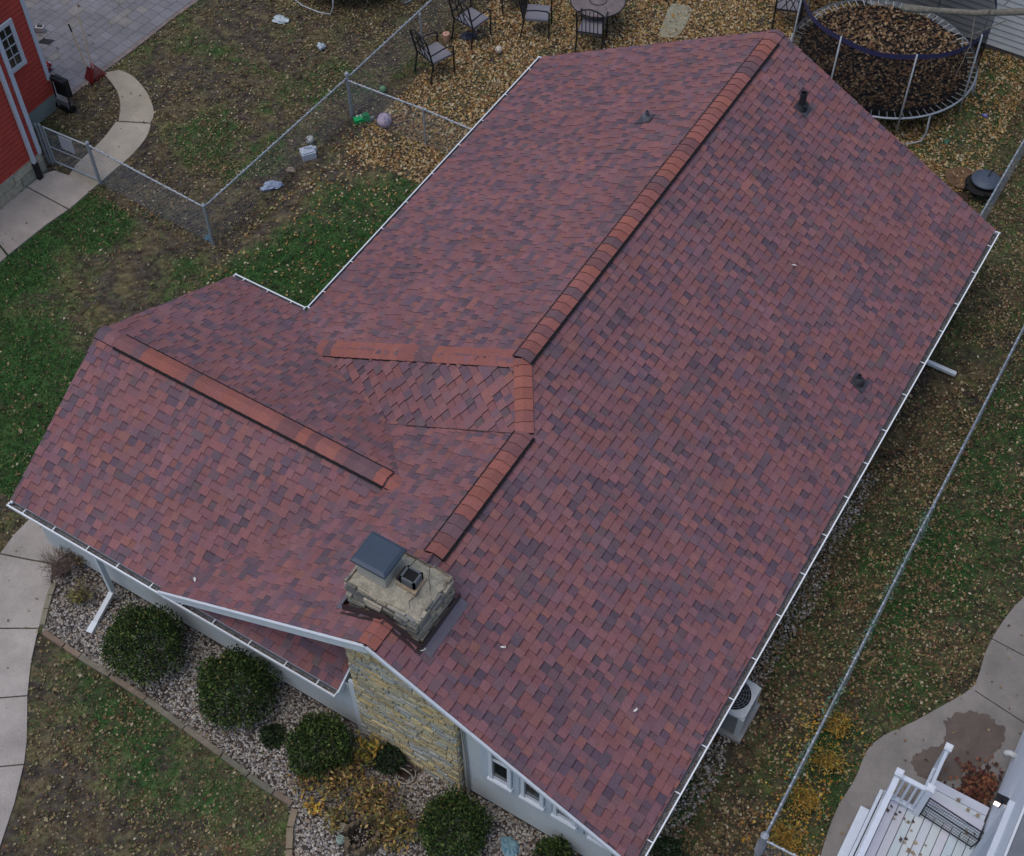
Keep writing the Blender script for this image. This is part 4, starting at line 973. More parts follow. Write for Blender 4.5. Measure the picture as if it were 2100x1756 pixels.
crumple('flat_rock', 597, 350, .075, lin(150, 132, 116), 'small tan block of stone by the fence below the square white jug', 'rock', 9, .5, 1.3, .3, None)
crumple('flat_rock', 783, 232, .08, lin(140, 112, 92), 'reddish tan stone just above the green toy', 'rock', 10, .3, 1.3, .3, None) if False else None
def ball(px, py, r, cols, label, name='ball', cat='ball', grp=None):
    g = G(px, py, r); mb = MB(); nu, nv_ = 20, 12; rr = random.Random(int(px))
    for j in range(nv_):
        for i in range(nu):
            P4 = [V((g.x+r*math.sin(PI*jj/nv_)*math.cos(2*PI*ii/nu), g.y+r*math.sin(PI*jj/nv_)*math.sin(2*PI*ii/nu), r+r*math.cos(PI*jj/nv_))) for jj, ii in ((j, i), (j+1, i), (j+1, i+1), (j, i+1))]
            if j == 0: P4 = [P4[0], P4[1], P4[2]]
            elif j == nv_-1: P4 = [P4[0], P4[1], P4[3]]
            mb.face(P4, cols[1] if (rr.random() < .28) else cols[0])
    mb.build(name, M_attr, None, True, label, cat, grp, origin=(g.x, g.y, 0))
ball(788, 247, .165, [lin(186, 170, 184), lin(150, 136, 170)], 'large pale pink and lilac ball beside the green toy')
ball(636, 287, .095, [lin(190, 192, 186), lin(70, 84, 84)], 'small white ball with dark patches above the white jug')
ball(1023, 102, .085, [lin(196, 186, 172), lin(150, 140, 130)], 'small off white ball alone on the tan leaves')
ball(785, 183, .085, [lin(104, 146, 108), lin(80, 112, 82)], 'faded green ball just behind the side fence')
ball(1688+22-50, 92+0, .08, [lin(170, 175, 180), lin(120, 130, 140)], 'x') if False else None
# white square jug
g = G(631, 312, .12); mb = MB(); a_ = .95
for k, (sx, sy, z0, z1, c) in enumerate(((.30, .26, .0, .16, (.52, .56, .62)), (.25, .21, .16, .19, (.5, .55, .62)))): mb.box((g.x, g.y, (z0+z1)/2), (sx, sy, z1-z0), a_, c)
mb.lathe((g.x+.10, g.y+.13, .1), [(.045, 0), (.045, .10), (.03, .12)], 12, (.5, .55, .58)); mb.tube([(g.x-.08, g.y-.02, .18), (g.x-.05, g.y, .23), (g.x+.05, g.y+.06, .23), (g.x+.08, g.y+.08, .18)], .012, 6, (.45, .5, .58))
mb.build('plastic_jug', M_attr, None, False, 'squarish bluish white plastic jug by the wire fence', 'jug', origin=(g.x, g.y, 0))
g = G(742, 245, .05); t = thing('toy_truck', 'bright green plastic toy on leaves left of the pink ball', 'toy', (g.x, g.y, 0)); mb = MB(); gc = lin(34, 160, 92)
mb.box((g.x, g.y, .06), (.36, .15, .10), .95, gc); mb.box((g.x+.05, g.y+.07, .13), (.14, .12, .06), .95, lin(24, 130, 72)); mb.build('toy_body', M_attr, t)
mb = MB()
for dx, dy in ((-.10, -.02), (-.05, .05), (.0, .02)): mb.box((g.x+dx, g.y+dy, .115), (.06, .05, .012), .95, (.5, .6, .5))
mb.build('sticker', M_attr, t); mb = MB(); mb.box((g.x+.11*math.cos(.95)+.07, g.y+.10, .05), (.2, .02, .07), .95, (.5, .56, .55)); mb.build('grille', M_attr, t)
mb = MB(); g = G(915, 76, .1); mb.lathe((g.x, g.y, 0), [(.075, 0), (.085, .19), (.08, .2), (.03, .205)], 18, lin(196, 150, 130)); mb.box((g.x+.0, g.y-.0, .207), (.03, .03, .004), col=(.2, .12, .1)); mb.build('plastic_bucket', M_attr, None, False, 'small upturned pinkish tub between the black patio chairs', 'bucket', origin=(g.x, g.y, 0))

# ================================================================== EDGING
tb = GP([(92, 1300), (134, 1328), (166, 1350), (228, 1388), (300, 1436), (380, 1496), (456, 1552), (510, 1592), (562, 1628), (600, 1652)])
for i, (a, b) in enumerate(zip(tb[:-1], tb[1:])):
    d = (b-a).normalized(); mb = MB(); k = random.uniform(.85, 1.1); col = tuple(x*k for x in lin(120+random.randint(-10, 10), 108, 94))
    j = V((random.uniform(-.01, .01), random.uniform(-.01, .01), 0))
    mb.bar(a+d*.01+j+V((0, 0, .035)), b-d*.01+j+V((0, 0, .035)), .085, .09, col=col)
    mb.build('landscape_timber', M_wood, None, False, 'weathered brown timber of the bed edging, number %d counted from the front path' % (i+1), 'timber', 'timbers edging the gravel bed', origin=a)
tb = GP([(606, 1662), (596, 1700), (594, 1745), (592, 1800)])
for i, (a, b) in enumerate(zip(tb[:-1], tb[1:])):
    mb = MB(); d = (b-a).normalized(); mb.bar(a+d*.01+V((0, 0, .035)), b-d*.01+V((0, 0, .035)), .10, .09, col=lin(132, 118, 98)); mb.build('landscape_timber', M_wood, None, False, 'greenish brown timber running down to the bottom edge, %s of three after the bend' % ('upper', 'middle', 'lowest')[i], 'timber', 'timbers edging the gravel bed', origin=a)
sb = GP([(112, 1200), (104, 1224), (96, 1252), (88, 1286)])
for i, (a, b) in enumerate(zip(sb[:-1], sb[1:])):
    mb = MB(); d = (b-a).normalized(); mb.bar(a+d*.008+V((0, 0, .03)), b-d*.008+V((0, 0, .03)), .09, .08, col=lin(132, 126, 108)); mb.build('edging_stone', M_stone, None, False, 'grey edging stone between front path and gravel, %s of three' % ('uppermost', 'middle', 'lowest')[i], 'edging stone', 'stones edging the front path', origin=a)
# ================================================================== CHAIN LINK FENCES
def chain(mb, a, b, z0, z1, cell=.062, r=.0022, col=(.24, .26, .29)):
    a = V(a); b = V(b); a.z = b.z = 0; Ln = (b-a).length; d = (b-a)/Ln; H = z1-z0; nrm = V((-d.y, d.x, 0))
    for s in (1, -1):
        u = -H if s > 0 else 0
        while u < Ln+(0 if s > 0 else H):
            # wire goes from (u,z0) to (u+s*H, z1)
            x0, x1 = u, u+s*H; t0, t1 = 0.0, 1.0
            for (lim, sign) in ((0, 1), (Ln, -1)):
                f0, f1 = sign*(x0-lim), sign*(x1-lim)
                if f0 < 0 and f1 < 0: t0 = 2; break
                if f0 < 0: t0 = max(t0, f0/(f0-f1))
                if f1 < 0: t1 = min(t1, f0/(f0-f1))
            if t1-t0 > .02:
                p = a+d*(x0+(x1-x0)*t0)+V((0, 0, z0+H*t0))+nrm*(.002*s); q = a+d*(x0+(x1-x0)*t1)+V((0, 0, z0+H*t1))+nrm*(.002*s)
                ax = (q-p).normalized(); e = ax.cross(nrm)*r; f = nrm*r
                mb.add([p+e, p-e*.5+f, p-e*.5-f, q+e, q-e*.5+f, q-e*.5-f], [(0, 1, 4, 3), (1, 2, 5, 4), (2, 0, 3, 5)], col)
            u += cell*1.414
M_wire = mat('fence_wire', attr=True, rough=.45, var=.1, metal=.2)
def fence(name, label, pts, h, posts, rail_r=.019, wr=.0022, rails=True, group=None, dome=True):
    """pts: polyline on the ground; posts: list of (x,y,radius,extra height)"""
    t = thing(name, label, 'fence', (pts[0].x, pts[0].y, 0), group)
    for a, b in zip(pts[:-1], pts[1:]):
        mb = MB(); mb.tube([V((a.x, a.y, h)), V((b.x, b.y, h))], rail_r, 8, (.33, .36, .39))
        n = int((b-a).length/.16)
        for i in range(n):
            p = a.lerp(b, (i+.5)/n); mb.box((p.x, p.y, h+.004), (.03, .03, .048), random.random(), (.5, .54, .58) if random.random() < .6 else (.25, .27, .29))
        mb.build('top_rail', mat('rail_steel', attr=True, rough=.45, var=.12, vscale=14, metal=.3), t)
        mb = MB(); chain(mb, a, b, .03, h-.01, r=wr); mb.build('wire_mesh', M_wire, t)
    for (x, y, r, e) in posts:
        mb = MB(); mb.lathe((x, y, 0), [(r, 0), (r, h+e), (r*1.25, h+e), (r*1.2, h+e+.03), (r*.5, h+e+.06)], 12, (.36, .39, .42)); mb.build('post', mat('rail_steel', attr=True), t)
    return t
hF = 1.08
g0 = G(200, 386); gc = G(431, 506); gp = G(722, 272)
topc = G(418, 425, hF); g0t = G(180, 298, hF)
gp = G(712, 160, hF); gp.z = 0; gc = topc.copy(); gc.z = 0; g0 = g0t.copy(); g0.z = 0
ge = G(888, -3, hF); ge.z = 0; gd = (ge-gp).normalized(); gend = gp+gd*7
mp_ = G(861, 29, hF)
fence('chain_link_fence', 'galvanised chain link fence turning a corner around the left yard', [g0, gc, gp, gend], hF, [(g0.x, g0.y, .034, .05), (gc.x, gc.y, .034, .03), (gp.x, gp.y, .04, .10), (mp_.x, mp_.y, .024, -.03), ((gp+gd*5.6).x, (gp+gd*5.6).y, .024, -.03)])
ep = G(972, 268, hF-.05); pm = G(868, 224, hF-.05)
fence('chain_link_fence', 'short chain link fence joining the corner post to the red roofed house', [V((gp.x+.03, gp.y-.02, 0)), V((pm.x, pm.y, 0)), V((XLr+.38, ep.y+(ep.y-pm.y)/(ep.x-pm.x)*(XLr+.38-ep.x), 0))], hF-.05, [(pm.x, pm.y, .022, -.02)])
ra, rb = G(2012, 440, hF), G(2100, 291, hF)
fence('chain_link_fence', 'chain link fence beside the fire pit running up to the top right', [V((ra.x, 14.0, 0)), V((rb.x, 24, 0))], hF, [(ra.x, 14.02, .03, 0), (rb.x, 19.5, .024, -.02), (rb.x, 22.4, .024, -.02)], wr=.0014)
ra, rb = G(1567, 1718, hF), G(2100, 669, hF)
fx = (ra.x+rb.x)/2
rf = fence('chain_link_fence', 'long chain link fence between the side lawn and golden grass at the right', [V((ra.x, ra.y, 0)), V((rb.x, rb.y+1.5, 0))], hF, [(ra.x, ra.y, .05, .06), (ra.x+.0, ra.y+3.4, .026, -.02), (ra.x, ra.y+6.6, .026, -.02), (rb.x, ra.y+9.6, .026, -.02)], rail_r=.016)
mb = MB()
for i in range(8): mb.ring((ra.x, ra.y, .55+.05*i), .062, .007, 16, 4, (.24, .25, .28))
mb.build('post_sleeve', M_attr, rf)
rg = G(1640, 1760, hF-.02)
fence('chain_link_fence', 'short bright fence rail leaving the dark post at the bottom edge', [V((ra.x+.05, ra.y-.02, 0)), V((rg.x, rg.y, 0)), V((rg.x+(rg.x-ra.x)*1.5, rg.y+(rg.y-ra.y)*1.5, 0))], hF-.02, [(rg.x+(rg.x-ra.x)*1.4, rg.y+(rg.y-ra.y)*1.4, .024, 0)])
# vines on the right fence
mbv = []
for cy_ in (ra.y+1.4, ra.y+2.6, ra.y+3.9, ra.y+5.1, ra.y+6.2):
    Vv, Ff, cols = leaf_cloud(ra.x-.02, cy_, .75, .07, .55, .38, 260, .045, np.array([lin(92, 128, 110), lin(70, 100, 74), lin(120, 140, 120)]), seed=int(cy_*10)); mbv.append((Vv, Ff, cols))
Vv = np.vstack([m[0] for m in mbv]); off = 0; FF = []
for m in mbv: FF.append(m[1]+off); off += len(m[0])
vt = thing('climbing_vine', 'grey green vine climbing through the long right chain link fence', 'vine', (ra.x, ra.y+1.4, 0))
o = big_mesh('vine_leaves', Vv-np.array([ra.x, ra.y+1.4, 0]), np.vstack(FF), np.vstack([m[2] for m in mbv]), M_leaf, parent=vt)
mb = MB()
for i in range(7):
    yy = ra.y+1.2+i*.8; mb.tube([(ra.x-.03, yy, 0), (ra.x+random.uniform(-.03, .03), yy+.2, .5), (ra.x, yy+.6, 1.05), (ra.x, yy+1.2, 1.1)], .006, 4, (.2, .24, .18))
mb.build('vine_stem', M_bark, vt)
# gate with its sign
pl_ = G(118, 347); pr_ = G(199, 386); plt = G(86, 257, hF)
pl_ = V((plt.x, plt.y, 0)); pr_ = V((g0.x-.07, g0.y+.02, 0))
gt = thing('wire_gate', 'chain link garden gate by the corner of the red house', 'gate', (pr_.x, pr_.y, 0))
mb = MB(); H0, H1 = .08, hF-.04
mb.tube([V((pl_.x, pl_.y, H0)), V((pl_.x, pl_.y, H1)), V((pr_.x, pr_.y, H1)), V((pr_.x, pr_.y, H0)), V((pl_.x, pl_.y, H0))], .019, 8, (.36, .4, .43)); mid_ = pl_.lerp(pr_, .5)
mb.tube([V((pl_.x, pl_.y, .5)), V((mid_.x, mid_.y, .5)), V((pr_.x, pr_.y, .5))], .012, 6, (.36, .4, .43)); mb.build('gate_frame', mat('rail_steel', attr=True), gt)
mb = MB(); chain(mb, pl_, pr_, H0, H1, r=.002); mb.build('wire_mesh', M_wire, gt)
mb = MB(); d = (pr_-pl_).normalized(); nn = V((d.y, -d.x, 0)); c_ = pl_.lerp(pr_, .52)+nn*.03
mb.box((c_.x, c_.y, .83), (.36, .012, .36), math.atan2(d.y, d.x), (.36, .38, .42)); sg = mb.build('sign_panel', M_attr, gt, label='blank looking faded grey sign plate')
lp = thing('gate_post', 'pair of galvanised posts standing at the red house corner by the gate', 'post', (pl_.x, pl_.y, 0)); 
for dx in (-.06, -.14):
    mb = MB(); mb.lathe((pl_.x+dx, pl_.y+dx*.4, 0), [(.028, 0), (.028, hF), (.01, hF+.04)], 10, (.34, .37, .4)); mb.build('pipe', mat('rail_steel', attr=True), lp)
# ================================================================== PATIO FURNITURE
def chair(cx_, cy_, rz, label, style=0, seatc=(.19, .18, .20)):
    """local: back at -x, front +x"""
    t = thing('patio_chair', label, 'chair', (cx_, cy_, 0), 'black metal patio chairs'); t.rotation_euler = (0, 0, rz); t.scale = (1.2, 1.2, 1.2)
    def sub(mb, name, m=M_black): o = mb.build(name, m, None); o.parent = t; return o
    w, dp = .25, .24
    mb = MB(); mb.box((0, 0, .43), (.44, .46, .045), col=seatc); sub(mb, 'seat', mat('seat_cushion', attr=True, rough=.8, var=.08))
    for sx, sy in ((1, 1), (1, -1)):
        mb = MB(); mb.tube([(dp*sx, w*sy, 0), (dp*sx, w*sy, .62), (dp*.8, w*sy, .66)], .016, 6); sub(mb, 'leg')
    for sy in (1, -1):
        mb = MB(); mb.tube([(-dp-.08, w*sy, 0), (-dp, w*sy, .42), (-dp-.12, w*sy, .98)], .017, 6); sub(mb, 'leg')
        mb = MB(); mb.tube([(dp*.8, w*sy, .66), (0, w*sy*1.05, .68), (-dp-.04, w*sy, .64)], .014, 6); sub(mb, 'armrest')
    mb = MB(); bx = lambda z: -dp-.12*(z-.42)/.56
    mb.tube([(bx(.98), -w, .98), (bx(1.05), -w*.5, 1.06), (bx(1.08), 0, 1.09), (bx(1.05), w*.5, 1.06), (bx(.98), w, .98)], .015, 6); mb.tube([(bx(.47), -w, .47), (bx(.47), w, .47)], .012, 6)
    if style == 0:
        for s in (1, -1):
            mb.tube([(bx(.47), -w*s*.6, .47), (bx(.7), -w*s*.1, .72), (bx(.9), w*s*.55, .9), (bx(.98), w*s*.9, .98)], .010, 5); mb.tube([(bx(.47), w*s*.1, .47), (bx(.75), w*s*.35, .75), (bx(1.05), w*s*.25, 1.06)], .010, 5)
            mb.tube([(bx(.6), -w*s, .62), (bx(.78), -w*s*.3, .8), (bx(1.02), w*s*.1, 1.06)], .010, 5)
    else:
        for k in (-.6, -.3, 0, .3, .6): mb.tube([(bx(.47), w*k, .47), (bx(1.04), w*k, 1.04)], .009, 5)
    sub(mb, 'backrest'); return t
def place_chair(bl, brr, fl_, fr_, label, style=0):
    """pixels of the back and front leg feet"""
    b = (G(*bl)+G(*brr))/2; f = (G(*fl_)+G(*fr_))/2; c = (b+f)/2; d = f-b; return chair(c.x, c.y, math.atan2(d.y, d.x), label, style)
place_chair((846, 154), (878, 174), (946, 112), (909, 149), 'black lattice back patio chair with grey seat nearest the corner fence post')
place_chair((922, 88), (955, 108), (1014, 42), (986, 68), 'black lattice back patio chair standing beyond the pinkish tub')
c1 = G(1214, 62, .42); c2 = G(1103, 34, .42); tcn = G(1199, 31, .72)+V((0, .63, 0))
def toward(c, t_): return math.atan2(t_.y-c.y, t_.x-c.x)
chair(c1.x, c1.y+.0, toward(c1, tcn), 'black slat back patio chair on the near side of the round table', 1)
chair(c2.x, c2.y, toward(c2, tcn)-.25, 'black slat back patio chair left of the round table', 1)
c4 = G(1050, -18, .42); chair(c4.x, c4.y, -2.4, 'black patio chair mostly beyond the top edge between table and fence', 0)
c3 = G(1618, 16, .42); chair(c3.x, c3.y, 1.9, 'black lattice back chair behind the roof peak beside the trampoline', 0)
tb_ = thing('round_table', 'round mottled grey patio table with black rim on the leaves', 'table', (tcn.x, tcn.y, 0))
mb = MB(); mb.lathe((tcn.x, tcn.y, .70), [(.62, 0), (.63, .015), (.62, .03)], 40, lin(112, 100, 98)); mb.build('tabletop', mat('table_stone', attr=True, rough=.7, var=.3, vscale=9), tb_)
mb = MB(); mb.ring((tcn.x, tcn.y, .715), .635, .014, 48, 6); mb.ring((tcn.x, tcn.y, .735), .20, .010, 32, 5); mb.build('rim', M_black, tb_)
for i in range(4):
    a_ = PI/4+i*PI/2; mb = MB(); mb.tube([(tcn.x+.42*math.cos(a_), tcn.y+.42*math.sin(a_), 0), (tcn.x+.3*math.cos(a_), tcn.y+.3*math.sin(a_), .4), (tcn.x+.42*math.cos(a_), tcn.y+.42*math.sin(a_), .70)], .018, 6); mb.build('leg', M_black, tb_)
# ================================================================== TRAMPOLINES
def net_mat():
    m = mat('safety_net', (.014, .013, .016), rough=.9, var=0, spec=.05); N = m.node_tree.nodes; m.node_tree.nodes['Principled BSDF'].inputs['Alpha'].default_value = .60; return m
def trampoline(cx_, cy_, R, zf_, zt, npole, a_off, label, leaf=True, grp='trampolines'):
    t = thing('trampoline', label, 'trampoline', (cx_, cy_, 0)); col = (.40, .44, .48)
    mb = MB(); mb.ring((cx_, cy_, zf_), R, .024, 64, 8, col); mb.build('frame_ring', mat('frame_tube', attr=True, rough=.4, var=.15, metal=.3), t, True)
    mb = MB(); mb.prism([(cx_+(R-.2)*math.cos(2*PI*i/48), cy_+(R-.2)*math.sin(2*PI*i/48)) for i in range(48)], zf_-.015, zf_-.005, (.012, .012, .014)); mb.build('jumping_mat', mat('jump_mat', attr=True, rough=.9, var=.2), t)
    mb = MB()
    for i in range(72):
        a_ = 2*PI*i/72; mb.tube([(cx_+(R-.21)*math.cos(a_), cy_+(R-.21)*math.sin(a_), zf_-.005), (cx_+(R-.01)*math.cos(a_), cy_+(R-.01)*math.sin(a_), zf_+.006)], .011, 5, (.5, .52, .54))
    s = mb.build('springs', M_attr, t); s['kind'] = 'stuff'
    for i in range(npole//2):
        a_ = a_off+2*PI*i/(npole//2); da = .34; mb = MB(); q = lambda a__, r_, z_: (cx_+r_*math.cos(a__), cy_+r_*math.sin(a__), z_)
        mb.tube([q(a_-da, R, zf_), q(a_-da*.98, R+.06, .25), q(a_-da*.85, R+.08, .05), q(a_-da*.4, R+.08, .025), q(a_+da*.4, R+.08, .025), q(a_+da*.85, R+.08, .05), q(a_+da*.98, R+.06, .25), q(a_+da, R, zf_)], .022, 7, (.34, .36, .37)); mb.build('leg', mat('frame_tube', attr=True), t, True)
    if zt:
        for i in range(npole):
            a_ = a_off+2*PI*i/npole; mb = MB(); mb.tube([(cx_+(R+.03)*math.cos(a_), cy_+(R+.03)*math.sin(a_), .35), (cx_+(R+.03)*math.cos(a_), cy_+(R+.03)*math.sin(a_), zf_+.3), (cx_+R*math.cos(a_), cy_+R*math.sin(a_), zt)], .019, 7, (.42, .44, .46)); mb.build('pole', mat('frame_tube', attr=True), t, True)
        rn = R-.02; k = 96; mb = MB()
        for i in range(k):
            a0_, a1_ = 2*PI*i/k, 2*PI*(i+1)/k; sag = lambda a__: -.05*abs(math.sin((a__-a_off)*npole/2))
            P4 = [(cx_+rn*math.cos(a0_), cy_+rn*math.sin(a0_), zf_+.01), (cx_+rn*math.cos(a1_), cy_+rn*math.sin(a1_), zf_+.01), (cx_+rn*math.cos(a1_), cy_+rn*math.sin(a1_), zt+sag(a1_)-.06), (cx_+rn*math.cos(a0_), cy_+rn*math.sin(a0_), zt+sag(a0_)-.06)]
            mb.face(P4)
        mb.build('safety_net', net_mat(), t)
        mb = MB()
        for i in range(k):
            a0_, a1_ = 2*PI*i/k, 2*PI*(i+1)/k
            mb.face([(cx_+(rn+.004)*math.cos(a0_), cy_+(rn+.004)*math.sin(a0_), zt+sag(a0_)-.12), (cx_+(rn+.004)*math.cos(a1_), cy_+(rn+.004)*math.sin(a1_), zt+sag(a1_)-.12), (cx_+(rn+.004)*math.cos(a1_), cy_+(rn+.004)*math.sin(a1_), zt+sag(a1_)), (cx_+(rn+.004)*math.cos(a0_), cy_+(rn+.004)*math.sin(a0_), zt+sag(a0_))], lin(58, 57, 92))
        mb.build('net_band', M_attr, t)
    return t
TC = V((-4.04, 19.09, 0)); RT = 2.05
trampoline(TC.x, TC.y, RT, .70, 2.38, 8, math.radians(302), 'large round trampoline with dark net and purple rim full of leaves')
n = 3600; a_ = rng.uniform(0, 2*PI, n); r_ = (RT-.24)*np.sqrt(rng.uniform(0, 1, n)); x = TC.x+r_*np.cos(a_); y = TC.y+r_*np.sin(a_)
TL = np.array([lin(158, 134, 104), lin(142, 112, 84), lin(170, 148, 116), lin(112, 90, 70), lin(134, 122, 94), lin(94, 76, 62), lin(186, 172, 146)])
leaves('leaf_litter', x, y, .70+rng.uniform(0, .02, n)+.03*np.exp(-((x-TC.x)**2+(y-TC.y)**2)/1.2), rng.uniform(.03, .055, n), TL[rng.integers(0, 7, n)]*rng.uniform(.45, .95, (n, 1))*np.array([1, .88, .8]), kind='stuff', label='brown leaves heaped on the large trampoline mat', cat='leaves')
# trampoline ladder
la, lb_ = G(1637, 60, .0), G(1684, 27, .72); la = V((la.x, la.y, 0)); lt = thing('ladder', 'small pale metal ladder leaning on the large trampoline', 'ladder', la)
dd = (lb_-la); sd = V((-dd.y, dd.x, 0)).normalized()*.14
for s in (1, -1):
    mb = MB(); mb.tube([la+sd*s, lb_+sd*s+dd.normalized()*.1], .018, 7, (.5, .53, .55)); mb.build('rail', M_attr, lt)
for k in (.25, .5, .75): 
    mb = MB(); p = la+dd*k; mb.bar(p+sd, p-sd, .05, .02, col=(.55, .57, .58)); mb.build('rung', M_attr, lt)
pts4 = [G(608, 8), G(668, 36), G(765, 37), G(822, 15)]
A_ = np.array([[2*p.x, 2*p.y, 1] for p in pts4]); b_ = np.array([p.x**2+p.y**2 for p in pts4]); sol = np.linalg.lstsq(A_, b_, rcond=None)[0]
m1 = (pts4[0]+pts4[1])/2; m2 = (pts4[2]+pts4[3])/2; cc_ = (m1+m2)/2; ch_ = (m2-m1).length/2; R2 = 1.85; dv = (m2-m1).normalized(); pv = V((-dv.y, dv.x, 0)); c2_ = cc_+pv*math.sqrt(max(.1, R2*R2-ch_*ch_))
trampoline(c2_.x, c2_.y, R2-.08, .62, 2.2, 8, math.atan2((m1-c2_).y, (m1-c2_).x), 'second trampoline in the left yard, only its pale curved feet in view')
# ================================================================== FIRE PIT
g = G(2008, 392, .1); fp_ = thing('fire_pit', 'black round fire pit with blue grey domed lid beside the fence', 'fire pit', (g.x, g.y, 0))
mb = MB(); mb.lathe((g.x, g.y, .12), [(.14, 0), (.26, .06), (.33, .16), (.345, .165), (.32, .15)], 24, (.012, .012, .012)); mb.build('bowl', mat('burnt_steel', attr=True, rough=.8, var=.3), fp_)
for i in range(4):
    mb = MB(); a_ = .6+i*PI/2; mb.bar((g.x+.34*math.cos(a_), g.y+.34*math.sin(a_), 0), (g.x+.31*math.cos(a_), g.y+.31*math.sin(a_), .34), .03, col=(.01, .01, .01)); mb.build('leg', M_black, fp_)
q = V((g.x+.04, g.y+.10, .36)); mb = MB(); mb.lathe(q, [(.30, 0), (.29, .02), (.18, .07), (.02, .10)], 24, lin(74, 84, 98)); mb.build('lid', mat('lid_steel', attr=True, rough=.45, var=.1), fp_)
mb = MB(); mb.tube([q+V((.02, 0, .09)), q+V((.06, .10, .24))], .014, 6, (.008, .008, .008)); mb.build('handle', M_black, fp_)
g2 = G(1972, 366, .05); mb = MB(); mb.lathe((g2.x, g2.y, .01), [(.20, .02), (.33, .06), (.34, .065), (.2, .03)], 22, lin(104, 80, 60)); mb.box((g2.x+.25, g2.y+.12, .05), (.12, .3, .015), .5, lin(124, 100, 82)); mb.build('rusty_bowl', mat('rusty_steel', attr=True, rough=.9, var=.3, vscale=7), None, False, 'shallow rusty metal bowl lying behind the fire pit', 'bowl', origin=(g2.x, g2.y, 0))
g3 = G(1958, 408, .0); mb = MB(); mb.box((g3.x, g3.y, .06), (.5, .22, .1), .3, lin(64, 48, 38)); mb.box((g3.x+.08, g3.y-.16, .05), (.45, .14, .08), .35, lin(84, 62, 44)); mb.build('firewood', M_bark, None, False, 'two dark logs on the ground beside the fire pit', 'firewood', origin=(g3.x, g3.y, 0))
# ================================================================== AIR CONDITIONER
g = G(1508, 1444, .74); s = .66; acx, acy = .0, 0
cR = G(1562, 1415, .74); cF = G(1526, 1472, .74); acx = (cR.x+cF.x)/2-s/2; acy = (cR.y+cF.y)/2
ac = thing('air_conditioner', 'pale grey air conditioner unit half hidden under the right gutter', 'air conditioner', (acx, acy, 0)); gcx = (.50, .53, .53)
mb = MB(); mb.box((acx, acy, .05), (s+.1, s+.1, .1), col=(.3, .3, .28)); mb.build('pad', M_conc, ac)
mb = MB()
k = 40; out_ = []
hs = s/2; rc = .08
sq = []
for i in range(k):
    a_ = 2*PI*i/k; cx__, sx__ = math.cos(a_), math.sin(a_); m_ = max(abs(cx__), abs(sx__)); px_, py_ = cx__/m_*hs, sx__/m_*hs
    dx_, dy_ = max(0, abs(px_)-(hs-rc)), max(0, abs(py_)-(hs-rc))
    if dx_ > 0 and dy_ > 0:
        l_ = math.hypot(dx_, dy_); px_ = math.copysign(hs-rc+dx_/l_*rc, px_); py_ = math.copysign(hs-rc+dy_/l_*rc, py_)
    sq.append((px_, py_))
for i in range(k):
    j = (i+1) % k; a_, b_ = sq[i], sq[j]; ra_, rb_ = [(.275*math.cos(2*PI*t_/k), .275*math.sin(2*PI*t_/k)) for t_ in (i, i+1)]
    T_ = lambda p, z: (acx+p[0], acy+p[1], z)
    mb.face([T_(a_, .74), T_(b_, .74), T_(rb_, .745), T_(ra_, .745)], gcx); mb.face([T_(a_, .69), T_(b_, .69), T_(b_, .74), T_(a_, .74)], gcx); mb.face([T_(ra_, .745), T_(rb_, .745), T_(rb_, .66), T_(ra_, .66)], (.1, .11, .11))
for sx_ in (-1, 1):
    for sy_ in (-1, 1): mb.box((acx+sx_*(hs-.045), acy+sy_*(hs-.045), .4), (.09, .09, .6), col=gcx)
mb.build('cabinet', M_attr, ac)
mb = MB(); 
for i in range(15):
    z_ = .14+i*.038
    for sg_, ax_ in ((1, 0), (-1, 0), (1, 1), (-1, 1)):
        if ax_ == 0: mb.box((acx+sg_*(hs-.02), acy, z_), (.012, s-.14, .007), col=(.24, .26, .26))
        else: mb.box((acx, acy+sg_*(hs-.02), z_), (s-.14, .012, .007), col=(.24, .26, .26))
mb.box((acx, acy, .4), (s-.1, s-.1, .55), col=(.012, .012, .013)); mb.build('coil_grille', M_attr, ac)
mb = MB()
for r_ in (.08, .12, .16, .2, .24): mb.ring((acx, acy, .748), r_, .005, 36, 4, (.2, .21, .22))
for i in range(16): a_ = 2*PI*i/16; mb.tube([(acx+.05*math.cos(a_), acy+.05*math.sin(a_), .75), (acx+.275*math.cos(a_), acy+.275*math.sin(a_), .748)], .004, 4, (.2, .21, .22))
mb.build('fan_guard', M_attr, ac)
mb = MB(); mb.lathe((acx, acy, .70), [(.075, 0), (.08, .03), (.05, .045)], 20, (.36, .36, .36)); mb.build('fan_motor', M_attr, ac)
mb = MB()
for i in range(4):
    a_ = .4+i*PI/2; c__, s__ = math.cos(a_), math.sin(a_); mb.add([(acx+.06*c__-.02*s__, acy+.06*s__+.02*c__, .66), (acx+.25*c__-.09*s__, acy+.25*s__+.09*c__, .64), (acx+.25*c__+.07*s__, acy+.25*s__-.07*c__, .68), (acx+.06*c__+.03*s__, acy+.06*s__-.03*c__, .68)], [(0, 1, 2, 3)], (.05, .05, .055))
mb.build('fan_blades', M_attr, ac)
